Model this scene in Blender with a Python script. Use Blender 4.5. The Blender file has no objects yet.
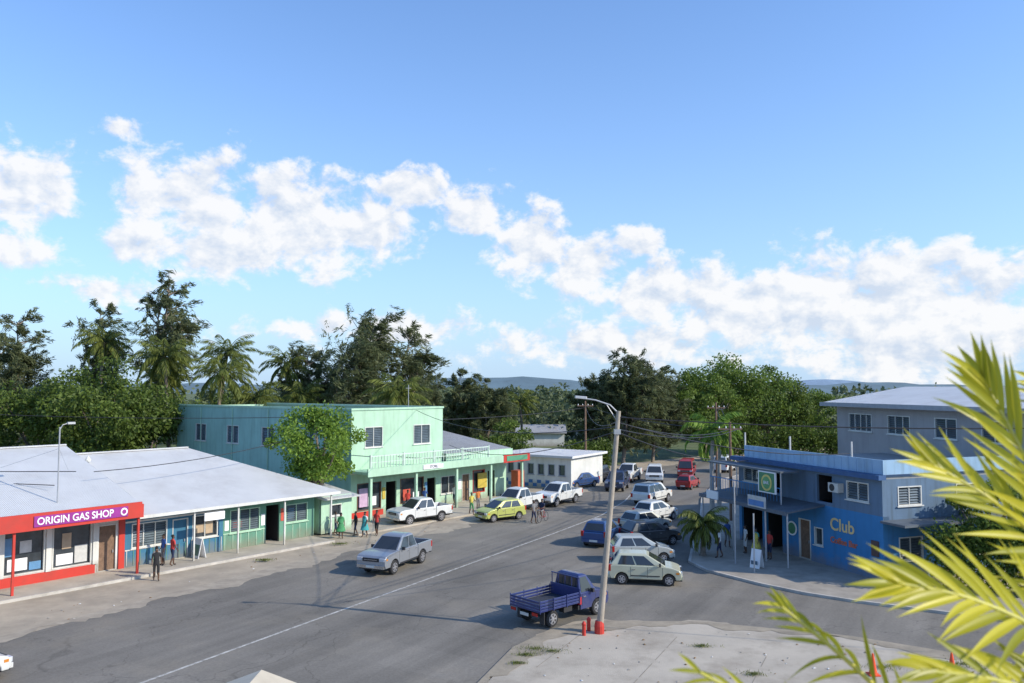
import bpy, math, random
import numpy as np
from mathutils import Vector, Matrix
random.seed(7); RNG=np.random.default_rng(7)
sc=bpy.context.scene
# ------------------------------------------------------------------ materials
MATS={}
def mat(name,col,rough=.7,metal=0.0,ns=3.0,na=.15,bump=0.0,bs=30.0,spec=.5,dirt=None,dirts=.6,coat=0):
    if name in MATS: return MATS[name]
    m=bpy.data.materials.new(name); m.use_nodes=True; nt=m.node_tree; n=nt.nodes; L=nt.links
    b=n['Principled BSDF']; b.inputs['Roughness'].default_value=rough; b.inputs['Metallic'].default_value=metal
    b.inputs['Specular IOR Level'].default_value=spec
    if coat: b.inputs['Coat Weight'].default_value=coat; b.inputs['Coat Roughness'].default_value=.05
    tc=n.new('ShaderNodeTexCoord'); no=n.new('ShaderNodeTexNoise'); no.inputs['Scale'].default_value=ns; no.inputs['Detail'].default_value=5
    no.inputs['Roughness'].default_value=.65
    L.new(tc.outputs['Object'],no.inputs['Vector'])
    mr=n.new('ShaderNodeMapRange'); mr.inputs['From Min'].default_value=.3; mr.inputs['From Max'].default_value=.7
    mr.inputs['To Min'].default_value=1-na; mr.inputs['To Max'].default_value=1+na
    L.new(no.outputs['Fac'],mr.inputs['Value'])
    mx=n.new('ShaderNodeVectorMath'); mx.operation='SCALE'; mx.inputs[0].default_value=col
    L.new(mr.outputs[0],mx.inputs['Scale'])
    out=mx.outputs[0]
    if dirt:
        n2=n.new('ShaderNodeTexNoise'); n2.inputs['Scale'].default_value=dirts; n2.inputs['Detail'].default_value=7; n2.inputs['Roughness'].default_value=.7
        L.new(tc.outputs['Object'],n2.inputs['Vector'])
        m2=n.new('ShaderNodeMapRange'); m2.inputs['From Min'].default_value=.48; m2.inputs['From Max'].default_value=.72
        m2.inputs['To Max'].default_value=dirt[3]
        L.new(n2.outputs['Fac'],m2.inputs['Value'])
        mm=n.new('ShaderNodeMix'); mm.data_type='RGBA'
        L.new(m2.outputs[0],mm.inputs['Factor']); L.new(out,mm.inputs['A']); mm.inputs['B'].default_value=(*dirt[:3],1)
        out=mm.outputs['Result']
    L.new(out,b.inputs['Base Color'])
    if bump:
        n3=n.new('ShaderNodeTexNoise'); n3.inputs['Scale'].default_value=bs; n3.inputs['Detail'].default_value=4
        L.new(tc.outputs['Object'],n3.inputs['Vector'])
        bp=n.new('ShaderNodeBump'); bp.inputs['Strength'].default_value=bump; bp.inputs['Distance'].default_value=.02
        L.new(n3.outputs['Fac'],bp.inputs['Height']); L.new(bp.outputs[0],b.inputs['Normal'])
    MATS[name]=m; return m
def wallmat(name,col,rough=.75,grime=.45):
    """painted wall: blotches, vertical run-off streaks and a dusty foot"""
    if name in MATS: return MATS[name]
    m=bpy.data.materials.new(name); m.use_nodes=True; nt=m.node_tree; n=nt.nodes; L=nt.links
    b=n['Principled BSDF']; b.inputs['Roughness'].default_value=rough; b.inputs['Specular IOR Level'].default_value=.3
    tc=n.new('ShaderNodeTexCoord')
    def noise(scale,vec,detail=6):
        x=n.new('ShaderNodeTexNoise'); x.inputs['Scale'].default_value=scale; x.inputs['Detail'].default_value=detail; x.inputs['Roughness'].default_value=.65; L.new(vec,x.inputs['Vector']); return x.outputs['Fac']
    def mr(v,a,b_,c,d):
        x=n.new('ShaderNodeMapRange'); L.new(v,x.inputs[0]); x.inputs[1].default_value=a;x.inputs[2].default_value=b_;x.inputs[3].default_value=c;x.inputs[4].default_value=d; return x.outputs[0]
    mp=n.new('ShaderNodeMapping'); mp.inputs['Scale'].default_value=(1,1,.09); L.new(tc.outputs['Object'],mp.inputs['Vector'])
    st=mr(noise(2.6,mp.outputs[0]),.48,.76,0,grime); bl=mr(noise(.5,tc.outputs['Object']),.35,.7,.88,1.08)
    s=n.new('ShaderNodeVectorMath'); s.operation='SCALE'; s.inputs[0].default_value=col; L.new(bl,s.inputs['Scale'])
    mm=n.new('ShaderNodeMix'); mm.data_type='RGBA'; L.new(st,mm.inputs['Factor']); L.new(s.outputs[0],mm.inputs['A']); mm.inputs['B'].default_value=(col[0]*.45+.02,col[1]*.45+.02,col[2]*.42+.015,1)
    sep=n.new('ShaderNodeSeparateXYZ'); L.new(tc.outputs['Object'],sep.inputs[0])
    add=n.new('ShaderNodeMath'); add.operation='ADD'; L.new(sep.outputs[2],add.inputs[0]); L.new(mr(noise(1.4,tc.outputs['Object']),.3,.7,-.35,.35),add.inputs[1])
    mm2=n.new('ShaderNodeMix'); mm2.data_type='RGBA'; L.new(mr(add.outputs[0],.05,.75,.6,0),mm2.inputs['Factor']); L.new(mm.outputs['Result'],mm2.inputs['A']); mm2.inputs['B'].default_value=(.22,.18,.13,1)
    L.new(mm2.outputs['Result'],b.inputs['Base Color'])
    MATS[name]=m; return m
def corr(name,col,axis='X',scale=9.0,rough=.45,rust=.25):
    m=mat(name,col,rough,.0,.5,.06,dirt=(col[0]*.62,col[1]*.58,col[2]*.55,rust),dirts=.35)
    nt=m.node_tree;n=nt.nodes;L=nt.links
    tc=n.new('ShaderNodeTexCoord'); w=n.new('ShaderNodeTexWave'); w.bands_direction=axis; w.inputs['Scale'].default_value=scale/6.28*2
    L.new(tc.outputs['Object'],w.inputs['Vector'])
    bp=n.new('ShaderNodeBump'); bp.inputs['Strength'].default_value=.8; bp.inputs['Distance'].default_value=.04
    L.new(w.outputs['Fac'],bp.inputs['Height']); L.new(bp.outputs[0],n['Principled BSDF'].inputs['Normal'])
    return m
def leafmat(name,dark,light,trans=.35,rough=.55):
    m=bpy.data.materials.new(name); m.use_nodes=True; nt=m.node_tree;n=nt.nodes;L=nt.links
    b=n['Principled BSDF']; b.inputs['Roughness'].default_value=rough; b.inputs['Specular IOR Level'].default_value=.3
    a=n.new('ShaderNodeAttribute'); a.attribute_name='tint'
    r=n.new('ShaderNodeMix'); r.data_type='RGBA'; r.inputs['A'].default_value=(*dark,1); r.inputs['B'].default_value=(*light,1)
    L.new(a.outputs['Fac'],r.inputs['Factor']); L.new(r.outputs['Result'],b.inputs['Base Color'])
    t=n.new('ShaderNodeBsdfTranslucent'); L.new(r.outputs['Result'],t.inputs['Color'])
    mx=n.new('ShaderNodeMixShader'); mx.inputs[0].default_value=trans
    L.new(b.outputs[0],mx.inputs[1]); L.new(t.outputs[0],mx.inputs[2]); L.new(mx.outputs[0],n['Material Output'].inputs['Surface'])
    return m
# ------------------------------------------------------------------ mesh builder
class MB:
    def __init__(s): s.v=[];s.f=[];s.m=[];s.mats=[]
    def mi(s,m):
        if m not in s.mats: s.mats.append(m)
        return s.mats.index(m)
    def add(s,vs,fs,m,M=None):
        o=len(s.v)
        s.v+= [tuple(M@Vector(p)) if M else tuple(p) for p in vs]
        k=s.mi(m)
        for f in fs: s.f.append([i+o for i in f]); s.m.append(k)
    def poly(s,pts,m,M=None): s.add(pts,[list(range(len(pts)))],m,M)
    def box(s,x0,x1,y0,y1,z0,z1,m,M=None):
        s.add([(x0,y0,z0),(x1,y0,z0),(x1,y1,z0),(x0,y1,z0),(x0,y0,z1),(x1,y0,z1),(x1,y1,z1),(x0,y1,z1)],
          [(0,3,2,1),(4,5,6,7),(0,1,5,4),(1,2,6,5),(2,3,7,6),(3,0,4,7)],m,M)
    def prism(s,prof,y0,y1,m,M=None):
        n=len(prof); vs=[(x,y0,z) for x,z in prof]+[(x,y1,z) for x,z in prof]
        fs=[list(range(n)),list(range(2*n-1,n-1,-1))]+[((i+1)%n,i,n+i,n+(i+1)%n) for i in range(n)]
        s.add(vs,fs,m,M)
    def slab(s,poly,z0,z1,m):
        n=len(poly); vs=[(x,y,z0) for x,y in poly]+[(x,y,z1) for x,y in poly]
        fs=[list(range(n,2*n)),list(range(n-1,-1,-1))]+[(i,(i+1)%n,n+(i+1)%n,n+i) for i in range(n)]
        s.add(vs,fs,m)
    def tube(s,pts,rad,m,n=8,M=None):
        pts=[Vector(p) for p in pts]; vs=[];fs=[]
        for i,p in enumerate(pts):
            t=(pts[min(i+1,len(pts)-1)]-pts[max(i-1,0)]).normalized()
            a=t.cross(Vector((0,0,1))).normalized() if abs(t.z)<.95 else (Vector((1,0,0))-t*t.x).normalized()
            b=t.cross(a)
            r=rad[i] if isinstance(rad,(list,tuple)) else rad
            for k in range(n):
                q=2*math.pi*k/n; vs.append(p+a*(r*math.cos(q))+b*(r*math.sin(q)))
        for i in range(len(pts)-1):
            for k in range(n):
                fs.append((i*n+k,i*n+(k+1)%n,(i+1)*n+(k+1)%n,(i+1)*n+k))
        fs.append(list(range(n))); fs.append(list(range(len(pts)*n-1,(len(pts)-1)*n-1,-1)))
        s.add(vs,fs,m,M)
    def lathe(s,prof,m,n=20,M=None,axis='z'):
        vs=[];fs=[]
        for r,h in prof:
            for k in range(n):
                q=2*math.pi*k/n
                vs.append((r*math.cos(q),r*math.sin(q),h) if axis=='z' else (r*math.cos(q),h,r*math.sin(q)))
        for i in range(len(prof)-1):
            for k in range(n): fs.append((i*n+k,i*n+(k+1)%n,(i+1)*n+(k+1)%n,(i+1)*n+k))
        fs.append(list(range(n))); fs.append(list(range(len(prof)*n-1,(len(prof)-1)*n-1,-1)))
        s.add(vs,fs,m,M)
    def build(s,name,parent=None,smooth=False,bevel=0,seg=2):
        me=bpy.data.meshes.new(name); me.from_pydata(s.v,[],s.f); 
        for m in s.mats: me.materials.append(m)
        me.polygons.foreach_set('material_index',s.m)
        if smooth: me.polygons.foreach_set('use_smooth',[True]*len(s.f))
        me.update()
        o=bpy.data.objects.new(name,me); sc.collection.objects.link(o)
        if parent: o.parent=parent
        if bevel:
            bm=o.modifiers.new('b','BEVEL'); bm.width=bevel; bm.segments=seg; bm.limit_method='ANGLE'; bm.angle_limit=math.radians(25)
            bm.harden_normals=True
            me.polygons.foreach_set('use_smooth',[True]*len(s.f))
        return o
def empty(name,loc=(0,0,0),rz=0):
    o=bpy.data.objects.new(name,None); sc.collection.objects.link(o); o.location=loc; o.rotation_euler=(0,0,rz); o.empty_display_size=.3; return o
def text(body,size,loc,rot,m,parent,name='lettering',ext=.01,sx=1.0,bold=0.0):
    c=bpy.data.curves.new(name,'FONT'); c.body=body; c.size=size; c.extrude=ext; c.align_x='CENTER'; c.align_y='CENTER'; c.offset=bold
    c.materials.append(m); o=bpy.data.objects.new(name,c); sc.collection.objects.link(o); o.parent=parent; o.location=loc; o.rotation_euler=rot; o.scale=(sx,1,1); return o
# ------------------------------------------------------------------ common materials
glass=mat('window_glass',(.035,.045,.055),.08,0,1.2,.5,spec=.8)
white=wallmat('white_paint',(.64,.64,.60),.6,.4)
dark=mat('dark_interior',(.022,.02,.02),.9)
black=mat('black_rubber',(.02,.02,.021),.8)
steel=mat('galvanised_steel',(.42,.43,.44),.5,.4,5,.1)
concrete=mat('concrete',(.42,.375,.305),.9,0,.8,.14,.35,40,dirt=(.24,.21,.17,.7),dirts=.5)
wood=mat('weathered_wood',(.18,.11,.07),.8,0,6,.3)
bark=mat('bark',(.19,.155,.12),.95,0,4,.35,.6,20)
# ------------------------------------------------------------------ ground & roads
g=mat('ground_dirt',(.38,.32,.24),.95,0,.7,.18,.5,25,dirt=(.22,.195,.155,.8),dirts=.16)
b=MB(); b.box(-3000,3000,-600,5200,-1.0,0,g); b.build('ground')
b=MB(); gg=mat('grass_ground',(.09,.12,.04),.95,0,.3,.3,dirt=(.2,.17,.1,.5),dirts=.1)
b.poly([(-400,63,.004),(-34,63,.004),(-10,92,.004),(9,100,.004),(26,116,.004),(60,140,.004),(600,260,.004),(600,1400,.004),(-1500,1400,.004)],gg); b.build('grass_field')
asph=bpy.data.materials.new('asphalt'); asph.use_nodes=True
def asphalt_nodes(m):
    nt=m.node_tree;n=nt.nodes;L=nt.links;b=n['Principled BSDF']; b.inputs['Roughness'].default_value=.88; b.inputs['Specular IOR Level'].default_value=.25
    tc=n.new('ShaderNodeTexCoord')
    rt=n.new('ShaderNodeMapping'); rt.inputs['Rotation'].default_value=(0,0,math.radians(31)); L.new(tc.outputs['Object'],rt.inputs['Vector'])
    mp=n.new('ShaderNodeMapping'); mp.inputs['Scale'].default_value=(1,.06,1); L.new(rt.outputs[0],mp.inputs['Vector'])
    def noise(src,s,d=5,r=.6):
        x=n.new('ShaderNodeTexNoise'); x.inputs['Scale'].default_value=s; x.inputs['Detail'].default_value=d; x.inputs['Roughness'].default_value=r; L.new(src,x.inputs['Vector']); return x.outputs['Fac']
    def mr(v,a,b_,c,d):
        x=n.new('ShaderNodeMapRange'); L.new(v,x.inputs[0]); x.inputs[1].default_value=a;x.inputs[2].default_value=b_;x.inputs[3].default_value=c;x.inputs[4].default_value=d; return x.outputs[0]
    def mul(a,b_):
        x=n.new('ShaderNodeMath'); x.operation='MULTIPLY'; L.new(a,x.inputs[0]); L.new(b_,x.inputs[1]); return x.outputs[0]
    lanes=mr(noise(mp.outputs[0],.75,4),.3,.7,.78,1.18)
    patch=mr(noise(tc.outputs['Object'],.13,6),.35,.65,.80,1.12)
    grain=mr(noise(tc.outputs['Object'],9,5,.85),.3,.7,.78,1.2)
    v=mul(mul(lanes,patch),grain)
    br=n.new('ShaderNodeTexBrick'); br.inputs['Scale'].default_value=.11; br.inputs['Mortar Size'].default_value=0; br.offset=.37
    br.inputs['Color1'].default_value=(1,1,1,1); br.inputs['Color2'].default_value=(.82,.82,.82,1); br.inputs['Bias'].default_value=-.45
    L.new(rt.outputs[0],br.inputs['Vector']); v=mul(v,mr(br.outputs['Color'],0,1,0,1))
    v=mul(v,mr(noise(tc.outputs['Object'],1.1,4,.7),.64,.74,1,.66))
    dn=n.new('ShaderNodeTexNoise'); dn.inputs['Scale'].default_value=.6; dn.inputs['Detail'].default_value=5; L.new(tc.outputs['Object'],dn.inputs['Vector'])
    sc_=n.new('ShaderNodeVectorMath'); sc_.operation='MULTIPLY_ADD'; L.new(dn.outputs['Color'],sc_.inputs[0]); sc_.inputs[1].default_value=(3,3,0); L.new(tc.outputs['Object'],sc_.inputs[2])
    cr=n.new('ShaderNodeTexVoronoi'); cr.feature='DISTANCE_TO_EDGE'; cr.inputs['Scale'].default_value=.2; L.new(sc_.outputs[0],cr.inputs['Vector'])
    v=mul(v,mr(cr.outputs['Distance'],0,.007,.72,1))
    s=n.new('ShaderNodeVectorMath'); s.operation='SCALE'; s.inputs[0].default_value=(.200,.183,.156); L.new(v,s.inputs['Scale'])
    dust=n.new('ShaderNodeMix'); dust.data_type='RGBA'; L.new(mr(noise(tc.outputs['Object'],.25,7,.7),.5,.75,0,.5),dust.inputs['Factor'])
    L.new(s.outputs[0],dust.inputs['A']); dust.inputs['B'].default_value=(.27,.235,.18,1)
    L.new(dust.outputs['Result'],b.inputs['Base Color'])
    bp=n.new('ShaderNodeBump'); bp.inputs['Strength'].default_value=.3; bp.inputs['Distance'].default_value=.01
    L.new(noise(tc.outputs['Object'],40,2),bp.inputs['Height']); L.new(bp.outputs[0],b.inputs['Normal'])
asphalt_nodes(asph)
left_e=[(-60,-36),(-40,-2.5),(-20.3,32.1),(-16.6,38.6),(-10.8,48.1),(-5,56.4),(.65,65.5),(4.2,71.5),(6.9,79),(9.8,88),(15,98),(28,112),(60,135)]
right_e=[(-42,-40),(-16,0),(-.9,27.3),(.3,31),(1.8,33.2),(3.6,34.3),(7.9,34.2),(13.4,32.3),(18.3,29),(40,14),(80,-12),(85,-5),(45,20.5),(24.4,32.6),(18.5,36.1),(16,37.6),(14.2,39),(12.6,40.8),(10.6,43.8),(10.1,46.1),(11.7,52),(14,60),(17,72),(22,86),(30,97),(45,108),(70,120)]
b=MB(); b.poly([(x,y,.008) for x,y in right_e]+[(x,y,.008) for x,y in reversed(left_e)],asph); b.build('road')
def offset_line(pts,w):
    L_=[];R_=[]
    for i,p in enumerate(pts):
        a=Vector(pts[max(i-1,0)]);c=Vector(pts[min(i+1,len(pts)-1)]); t=(c-a).normalized(); nn=Vector((-t.y,t.x)); L_.append(Vector(p)+nn*w);R_.append(Vector(p)-nn*w)
    return L_,R_
def ragged(name,pts,out,inn,z,m,side=-1):
    P=[]
    for i in range(len(pts)-1):
        a=Vector(pts[i]);c=Vector(pts[i+1]); k=max(1,int((c-a).length/.35))
        for j in range(k): P.append(a.lerp(c,j/k))
    b=MB(); A_=[];C_=[]; ph=RNG.uniform(0,6,5)
    for i,p in enumerate(P):
        t=(P[min(i+2,len(P)-1)]-P[max(i-2,0)]).normalized(); nn=Vector((-t.y,t.x))*side
        j=inn*(.5+.35*math.sin(i*.11+ph[0])+.25*math.sin(i*.37+ph[1])+.14*math.sin(i*.9+ph[2])+.12*RNG.normal())
        A_.append(p-nn*out); C_.append(p+nn*j)
    for i in range(len(P)-1): 
        q=[(*A_[i],z),(*A_[i+1],z),(*C_[i+1],z),(*C_[i],z)]
        b.poly(q if side<0 else q[::-1],m)
    return b.build(name)
dustm=mat('road_edge_dust',(.35,.30,.23),.95,0,1.3,.2,.4,25,dirt=(.22,.19,.15,.7),dirts=.7)
ragged('road_edge_dust',left_e[1:12],.5,1.1,.012,dustm,-1)
paint=bpy.data.materials.new('road_paint'); paint.use_nodes=True
nt=paint.node_tree; n=nt.nodes; L=nt.links; pb=n['Principled BSDF']; pb.inputs['Roughness'].default_value=.7
tc=n.new('ShaderNodeTexCoord'); no=n.new('ShaderNodeTexNoise'); no.inputs['Scale'].default_value=3; no.inputs['Detail'].default_value=9; no.inputs['Roughness'].default_value=.8
L.new(tc.outputs['Object'],no.inputs['Vector']); cr=n.new('ShaderNodeValToRGB'); cr.color_ramp.elements[0].position=.40; cr.color_ramp.elements[0].color=(.2,.185,.16,1); cr.color_ramp.elements[1].position=.58; cr.color_ramp.elements[1].color=(.55,.53,.48,1)
L.new(no.outputs['Fac'],cr.inputs[0]); L.new(cr.outputs[0],pb.inputs['Base Color'])
cl=[(-34,-9),(-12.6,27.5),(-7,37.6),(-1.86,46.8),(3,55.5),(7,63),(10,71),(13,82),(17,91)]
b=MB(); l,r=offset_line(cl,.065)
for i in range(len(cl)-1): b.poly([(*r[i],.014),(*r[i+1],.014),(*l[i+1],.014),(*l[i],.014)],paint)
b.build('road_centre_marking')
kerbm=mat('kerb_concrete',(.46,.43,.38),.9,0,2,.15,.2,40,dirt=(.2,.18,.15,.6))
b=MB()
rk=right_e[11:]
b.slab(rk+[(110,122),(110,-8)],-.1,.11,mat('pavement_concrete',(.33,.295,.245),.9,0,1.2,.14,.3,30,dirt=(.18,.16,.13,.7),dirts=.5)); b.build('pavement')
def kerb(name,pts,w=.16,h=.13,base=-.1,m=kerbm):
    b=MB(); l,r=offset_line(pts,w/2)
    for i in range(len(pts)-1):
        a,c,d,e=r[i],r[i+1],l[i+1],l[i]
        b.slab([tuple(a),tuple(c),tuple(d),tuple(e)],base,h,m)
    return b.build(name)
l,r=offset_line(rk,.07)
kerb('kerb',[tuple(p) for p in r],.16,.135)
lot=[(-42,-40),(-16,0),(-.9,27.3),(.3,31),(1.8,33.2),(3.6,34.3),(7.9,34.2),(13.4,32.3),(18.3,29),(40,14),(80,-12),(80,-40)]
lotm=mat('lot_concrete',(.43,.38,.305),.92,0,.3,.14,.5,30,dirt=(.26,.22,.17,.85),dirts=.45)
b=MB(); b.slab(lot,-.1,.05,lotm); b.build('concrete_lot')
b=MB(); jm=mat('joint_dirt',(.24,.21,.165),.95)
for k in range(6):
    a=Vector((3.0+k*3.6,33.2-k*.8)); d=Vector((-.45,-.9))
    for j in range(9):
        if RNG.uniform()<.35: continue
        p=a+d*(j*1.7); e=p+d*1.7*RNG.uniform(.7,1); q=Vector((d.y,-d.x))*.013
        b.poly([(*(p-q),.056),(*(e-q),.056),(*(e+q),.056),(*(p+q),.056)],jm)
b.build('lot_expansion_joints')
ragged('road_edge_dust',lot[1:9],.3,.9,.061,mat('lot_edge_dirt',(.30,.255,.19),.95,0,1.3,.2,.4,25,dirt=(.18,.16,.12,.7),dirts=.9),-1)
ragged('road_edge_dust',lot[1:9],.1,.7,.0125,dustm,1)
FD=Vector((.64,.768)); FN=Vector((-.768,.64))
A=Vector((-25.3,39.6))
def fl(s,o): p=A+FD*s-FN*o; return (p.x,p.y)
b=MB(); b.slab([fl(-25,2.6),fl(18.5,2.4),fl(18.5,-1),fl(-25,-1)],-.1,.12,concrete); b.build('footpath')
kerb('kerb',[fl(-25,2.7),fl(18.5,2.5)],.14,.14)
b=MB(); b.slab([fl(21,1.9),fl(42,1.9),fl(42,-4),fl(21,-4)],-.1,.10,concrete); b.build('footpath')

# ------------------------------------------------------------------ facade helper
def facade(W,F,G,M,x0,x1,z0,z1,ops,wall,frame,rev=.14):
    xs=sorted({x0,x1,*[o[0] for o in ops],*[o[1] for o in ops]}); zs=sorted({z0,z1,*[o[2] for o in ops],*[o[3] for o in ops]})
    for i in range(len(xs)-1):
        for j in range(len(zs)-1):
            cx=(xs[i]+xs[i+1])/2; cz=(zs[j]+zs[j+1])/2
            if any(o[0]<cx<o[1] and o[2]<cz<o[3] for o in ops): continue
            W.poly([(xs[i],0,zs[j]),(xs[i+1],0,zs[j]),(xs[i+1],0,zs[j+1]),(xs[i],0,zs[j+1])],wall,M)
    for o in ops:
        a,c,d,e=o[:4]; kind=o[4] if len(o)>4 else 'win'; fr=o[5] if len(o)>5 else frame
        for q in ([(a,0,d),(a,0,e),(a,rev,e),(a,rev,d)],[(c,0,d),(c,rev,d),(c,rev,e),(c,0,e)],[(a,0,e),(c,0,e),(c,rev,e),(a,rev,e)],[(a,0,d),(a,rev,d),(c,rev,d),(c,0,d)]):
            W.poly(q,wall,M)
        t=.06
        if kind!='open':
            for q in ((a,a+t,d,e),(c-t,c,d,e),(a+t,c-t,e-t,e),(a+t,c-t,d,d+t)): F.box(q[0],q[1],-.03,rev-.02,q[2],q[3],fr,M)
        if kind in('win','louvre'):
            nmul=max(1,round((c-a)/.8))
            for k in range(1,nmul): xm=a+(c-a)*k/nmul; F.box(xm-.025,xm+.025,.02,rev-.03,d+t,e-t,fr,M)
            if kind=='louvre':
                lv=mat('louvre_glass',(.10,.13,.15),.15,0,1,.3)
                zz=d+t+.03
                while zz<e-t-.05: G.add([(a+t,.03,zz),(c-t,.03,zz),(c-t,.10,zz+.10),(a+t,.10,zz+.10)],[(0,1,2,3)],lv,M); zz+=.135
            F.box(a-.08,c+.08,-.09,-.031,d-.06,d-.002,fr,M)
            G.poly([(a,rev-.01,d),(c,rev-.01,d),(c,rev-.01,e),(a,rev-.01,e)],glass,M)
        elif kind=='door':
            G.box(a+t,c-t,rev-.06,rev-.01,d,e-t,o[6] if len(o)>6 else wood,M)
            F.box(c-t-.16,c-t-.12,.0,rev-.061,d+.95,d+1.1,steel,M)
        elif kind=='shop':
            G.poly([(a,rev-.01,d),(c,rev-.01,d),(c,rev-.01,e),(a,rev-.01,e)],glass,M)
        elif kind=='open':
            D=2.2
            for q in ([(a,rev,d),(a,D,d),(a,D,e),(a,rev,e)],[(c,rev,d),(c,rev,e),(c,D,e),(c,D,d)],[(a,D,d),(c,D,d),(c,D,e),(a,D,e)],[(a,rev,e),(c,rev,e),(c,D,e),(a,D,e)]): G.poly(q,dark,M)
def side_M(x,y,ang): return Matrix.Translation((x,y,0))@Matrix.Rotation(ang,4,'Z')
rotL=math.atan2(FD.y,FD.x)
# ------------------------------------------------------------------ GAS SHOP ROW
red=mat('red_paint',(.50,.035,.022),.5,0,1,.08,dirt=(.30,.05,.035,.5))
magenta=mat('purple_sign',(.27,.025,.23),.45)
signwhite=mat('sign_white',(.78,.78,.78),.5,na=.02)
bluep=wallmat('blue_panel',(.045,.17,.28),.6)
greenp=wallmat('green_panel',(.12,.28,.20),.6)
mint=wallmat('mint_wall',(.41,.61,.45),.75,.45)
mint_shaded=wallmat('mint_wall_shaded_side',(.31,.52,.46),.75,.55)  # darker mint copy, the side wall's shade put into its colour
roofw=corr('white_roof_sheet',(.66,.66,.65),'X',12,.5,.4)
roofg=corr('grey_roof_sheet',(.36,.36,.36),'X',12,.5,.6)
E=empty('gas_shop_building',(A.x,A.y,.1),rotL); E.scale=(.90,1,1)
W=MB();F=MB();G=MB()
facade(W,F,G,None,0,6.8,0,3.2,[(.25,2.35,.55,2.75,'shop'),(2.75,4.9,.55,2.75,'shop'),(5.25,6.35,.0,2.5,'door'),],white,white)
facade(W,F,G,None,6.8,13.4,0,3.2,[(7.25,9.5,1.0,2.35,'louvre'),(9.85,10.9,0,2.3,'door',white,bluep),(11.2,13.0,1.0,2.35,'win')],bluep,white)
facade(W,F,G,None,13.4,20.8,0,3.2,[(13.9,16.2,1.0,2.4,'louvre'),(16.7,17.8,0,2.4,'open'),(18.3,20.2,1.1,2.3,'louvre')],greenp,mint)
W.poly([(0,14,0),(0,0,0),(0,0,3.2),(0,14,3.2)],white); W.poly([(20.8,0,0),(20.8,14,0),(20.8,14,3.2),(20.8,0,3.2)],mint)
W.poly([(20.8,14,0),(0,14,0),(0,14,3.2),(20.8,14,3.2)],mint)
W.poly([(0,14,3.2),(0,0,3.2),(0,8,5.9)],white); W.poly([(20.8,0,3.2),(20.8,14,3.2),(20.8,8,3.3)],mint)
W.box(0,5.1,-.06,-.003,0,.5,red); 
for x in (.0,2.4,4.95): W.box(x,x+.28,-.1,-.003,.5,3.1,white)
W.box(6.45,6.8,-.1,-.003,0,3.1,red)
for x in np.arange(6.95,13.3,.42): F.box(x,x+.04,-.03,-.002,.08,.9,white if int(x*10)%3==0 else greenp)
for x in np.arange(13.5,20.7,.6):
    if 16.5<x<18: continue
    F.box(x,x+.05,-.03,-.002,.05,.95,mint)
F.box(6.85,9.8,-.04,-.002,.9,.96,white); F.box(13.4,16.6,-.04,-.002,.97,1.03,mint); F.box(6.85,13.4,-.04,-.002,2.42,2.52,white)
tan=mat('poster_tan',(.4,.3,.2),.5); pgrey=mat('poster_grey',(.5,.5,.48),.5); pblue=mat('poster_blue',(.10,.24,.42),.5); pred=mat('poster_red',(.5,.08,.05),.5); pyel=mat('poster_yellow',(.5,.38,.06),.5)
for a,c,d,e,m_ in ((.5,1.5,.75,1.35,signwhite),(1.6,2.2,.7,1.1,pblue),(3.0,3.9,.7,1.25,signwhite),(4.0,4.7,.7,1.6,pgrey),(7.4,8.1,1.2,1.9,signwhite),(14.2,14.9,1.3,1.7,pred),(1.1,1.7,1.6,2.2,pgrey),(3.3,3.8,1.5,2.3,tan),(11.5,12.1,1.3,1.8,tan),(12.2,12.7,1.2,2.0,tan),(.35,.7,1.5,2.4,pblue),(18.6,19.1,1.3,2.0,pblue)):
    F.box(a,c,.09,.122,d,e,m_)
for a,c,d,e,m_ in ((13.5,13.8,1.2,1.8,signwhite),(16.3,16.6,1.2,1.9,signwhite),(17.9,18.2,1.3,2.1,pred)): F.box(a,c,-.03,-.004,d,e,m_)
W.build('walls',E);F.build('window_frames',E);G.build('glazing',E)
R=MB()
def slope(R,x0,x1,y0,z0,y1,z1,m,t=.08,x0b=None,x1b=None):
    x0b=x0 if x0b is None else x0b; x1b=x1 if x1b is None else x1b
    vs=[(x0,y0,z0),(x1,y0,z0),(x1b,y1,z1),(x0b,y1,z1)]; vs+=[(a,b_,c-t) for a,b_,c in vs]
    R.add(vs,[(0,1,2,3),(7,6,5,4),(0,4,5,1),(1,5,6,2),(2,6,7,3),(3,7,4,0)],m)
slope(R,6.7,21.9,-1.5,3.0,8,5.75,roofw,x1b=15.5)
slope(R,-1.2,6.7,-2.0,3.75,8,6.35,roofw)
slope(R,-1.2,6.7,8.0,6.35,14.6,3.8,roofw); slope(R,6.7,15.5,8.0,5.75,14.6,3.2,roofw,x1b=21.9)
R.add([(21.9,-1.5,3.0),(21.9,14.6,3.2),(15.5,8,5.75)],[(0,1,2)],roofw)
R.poly([(6.7,-1.4,3.0),(6.7,8,5.65),(6.7,8,6.3),(6.7,-1.9,3.7)],white)
R.box(6.7,15.5,7.88,8.12,5.76,5.84,roofw); R.box(-1.2,6.7,7.88,8.12,6.36,6.44,roofw)
R.build('roof',E)
R=MB(); slope(R,-16,-1.25,-1.6,3.6,8,5.9,roofg); slope(R,-16,-1.25,8,5.9,14,3.8,roofg); R.box(-15.5,-.9,.02,13.5,0,3.4,white); R.build('adjoining_wing',E)
R=MB()
R.box(-.65,6.75,-2.12,-2.0,3.0,3.82,red); R.box(-.77,-.65,-2.12,7.9,3.0,3.82,red); R.box(6.75,6.85,-2.12,-.02,3.0,3.7,red)
R.box(-.65,6.75,-2.0,-.02,3.02,3.08,mat('awning_soffit',(.35,.05,.04),.7)); R.build('fascia_awning',E)
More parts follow.
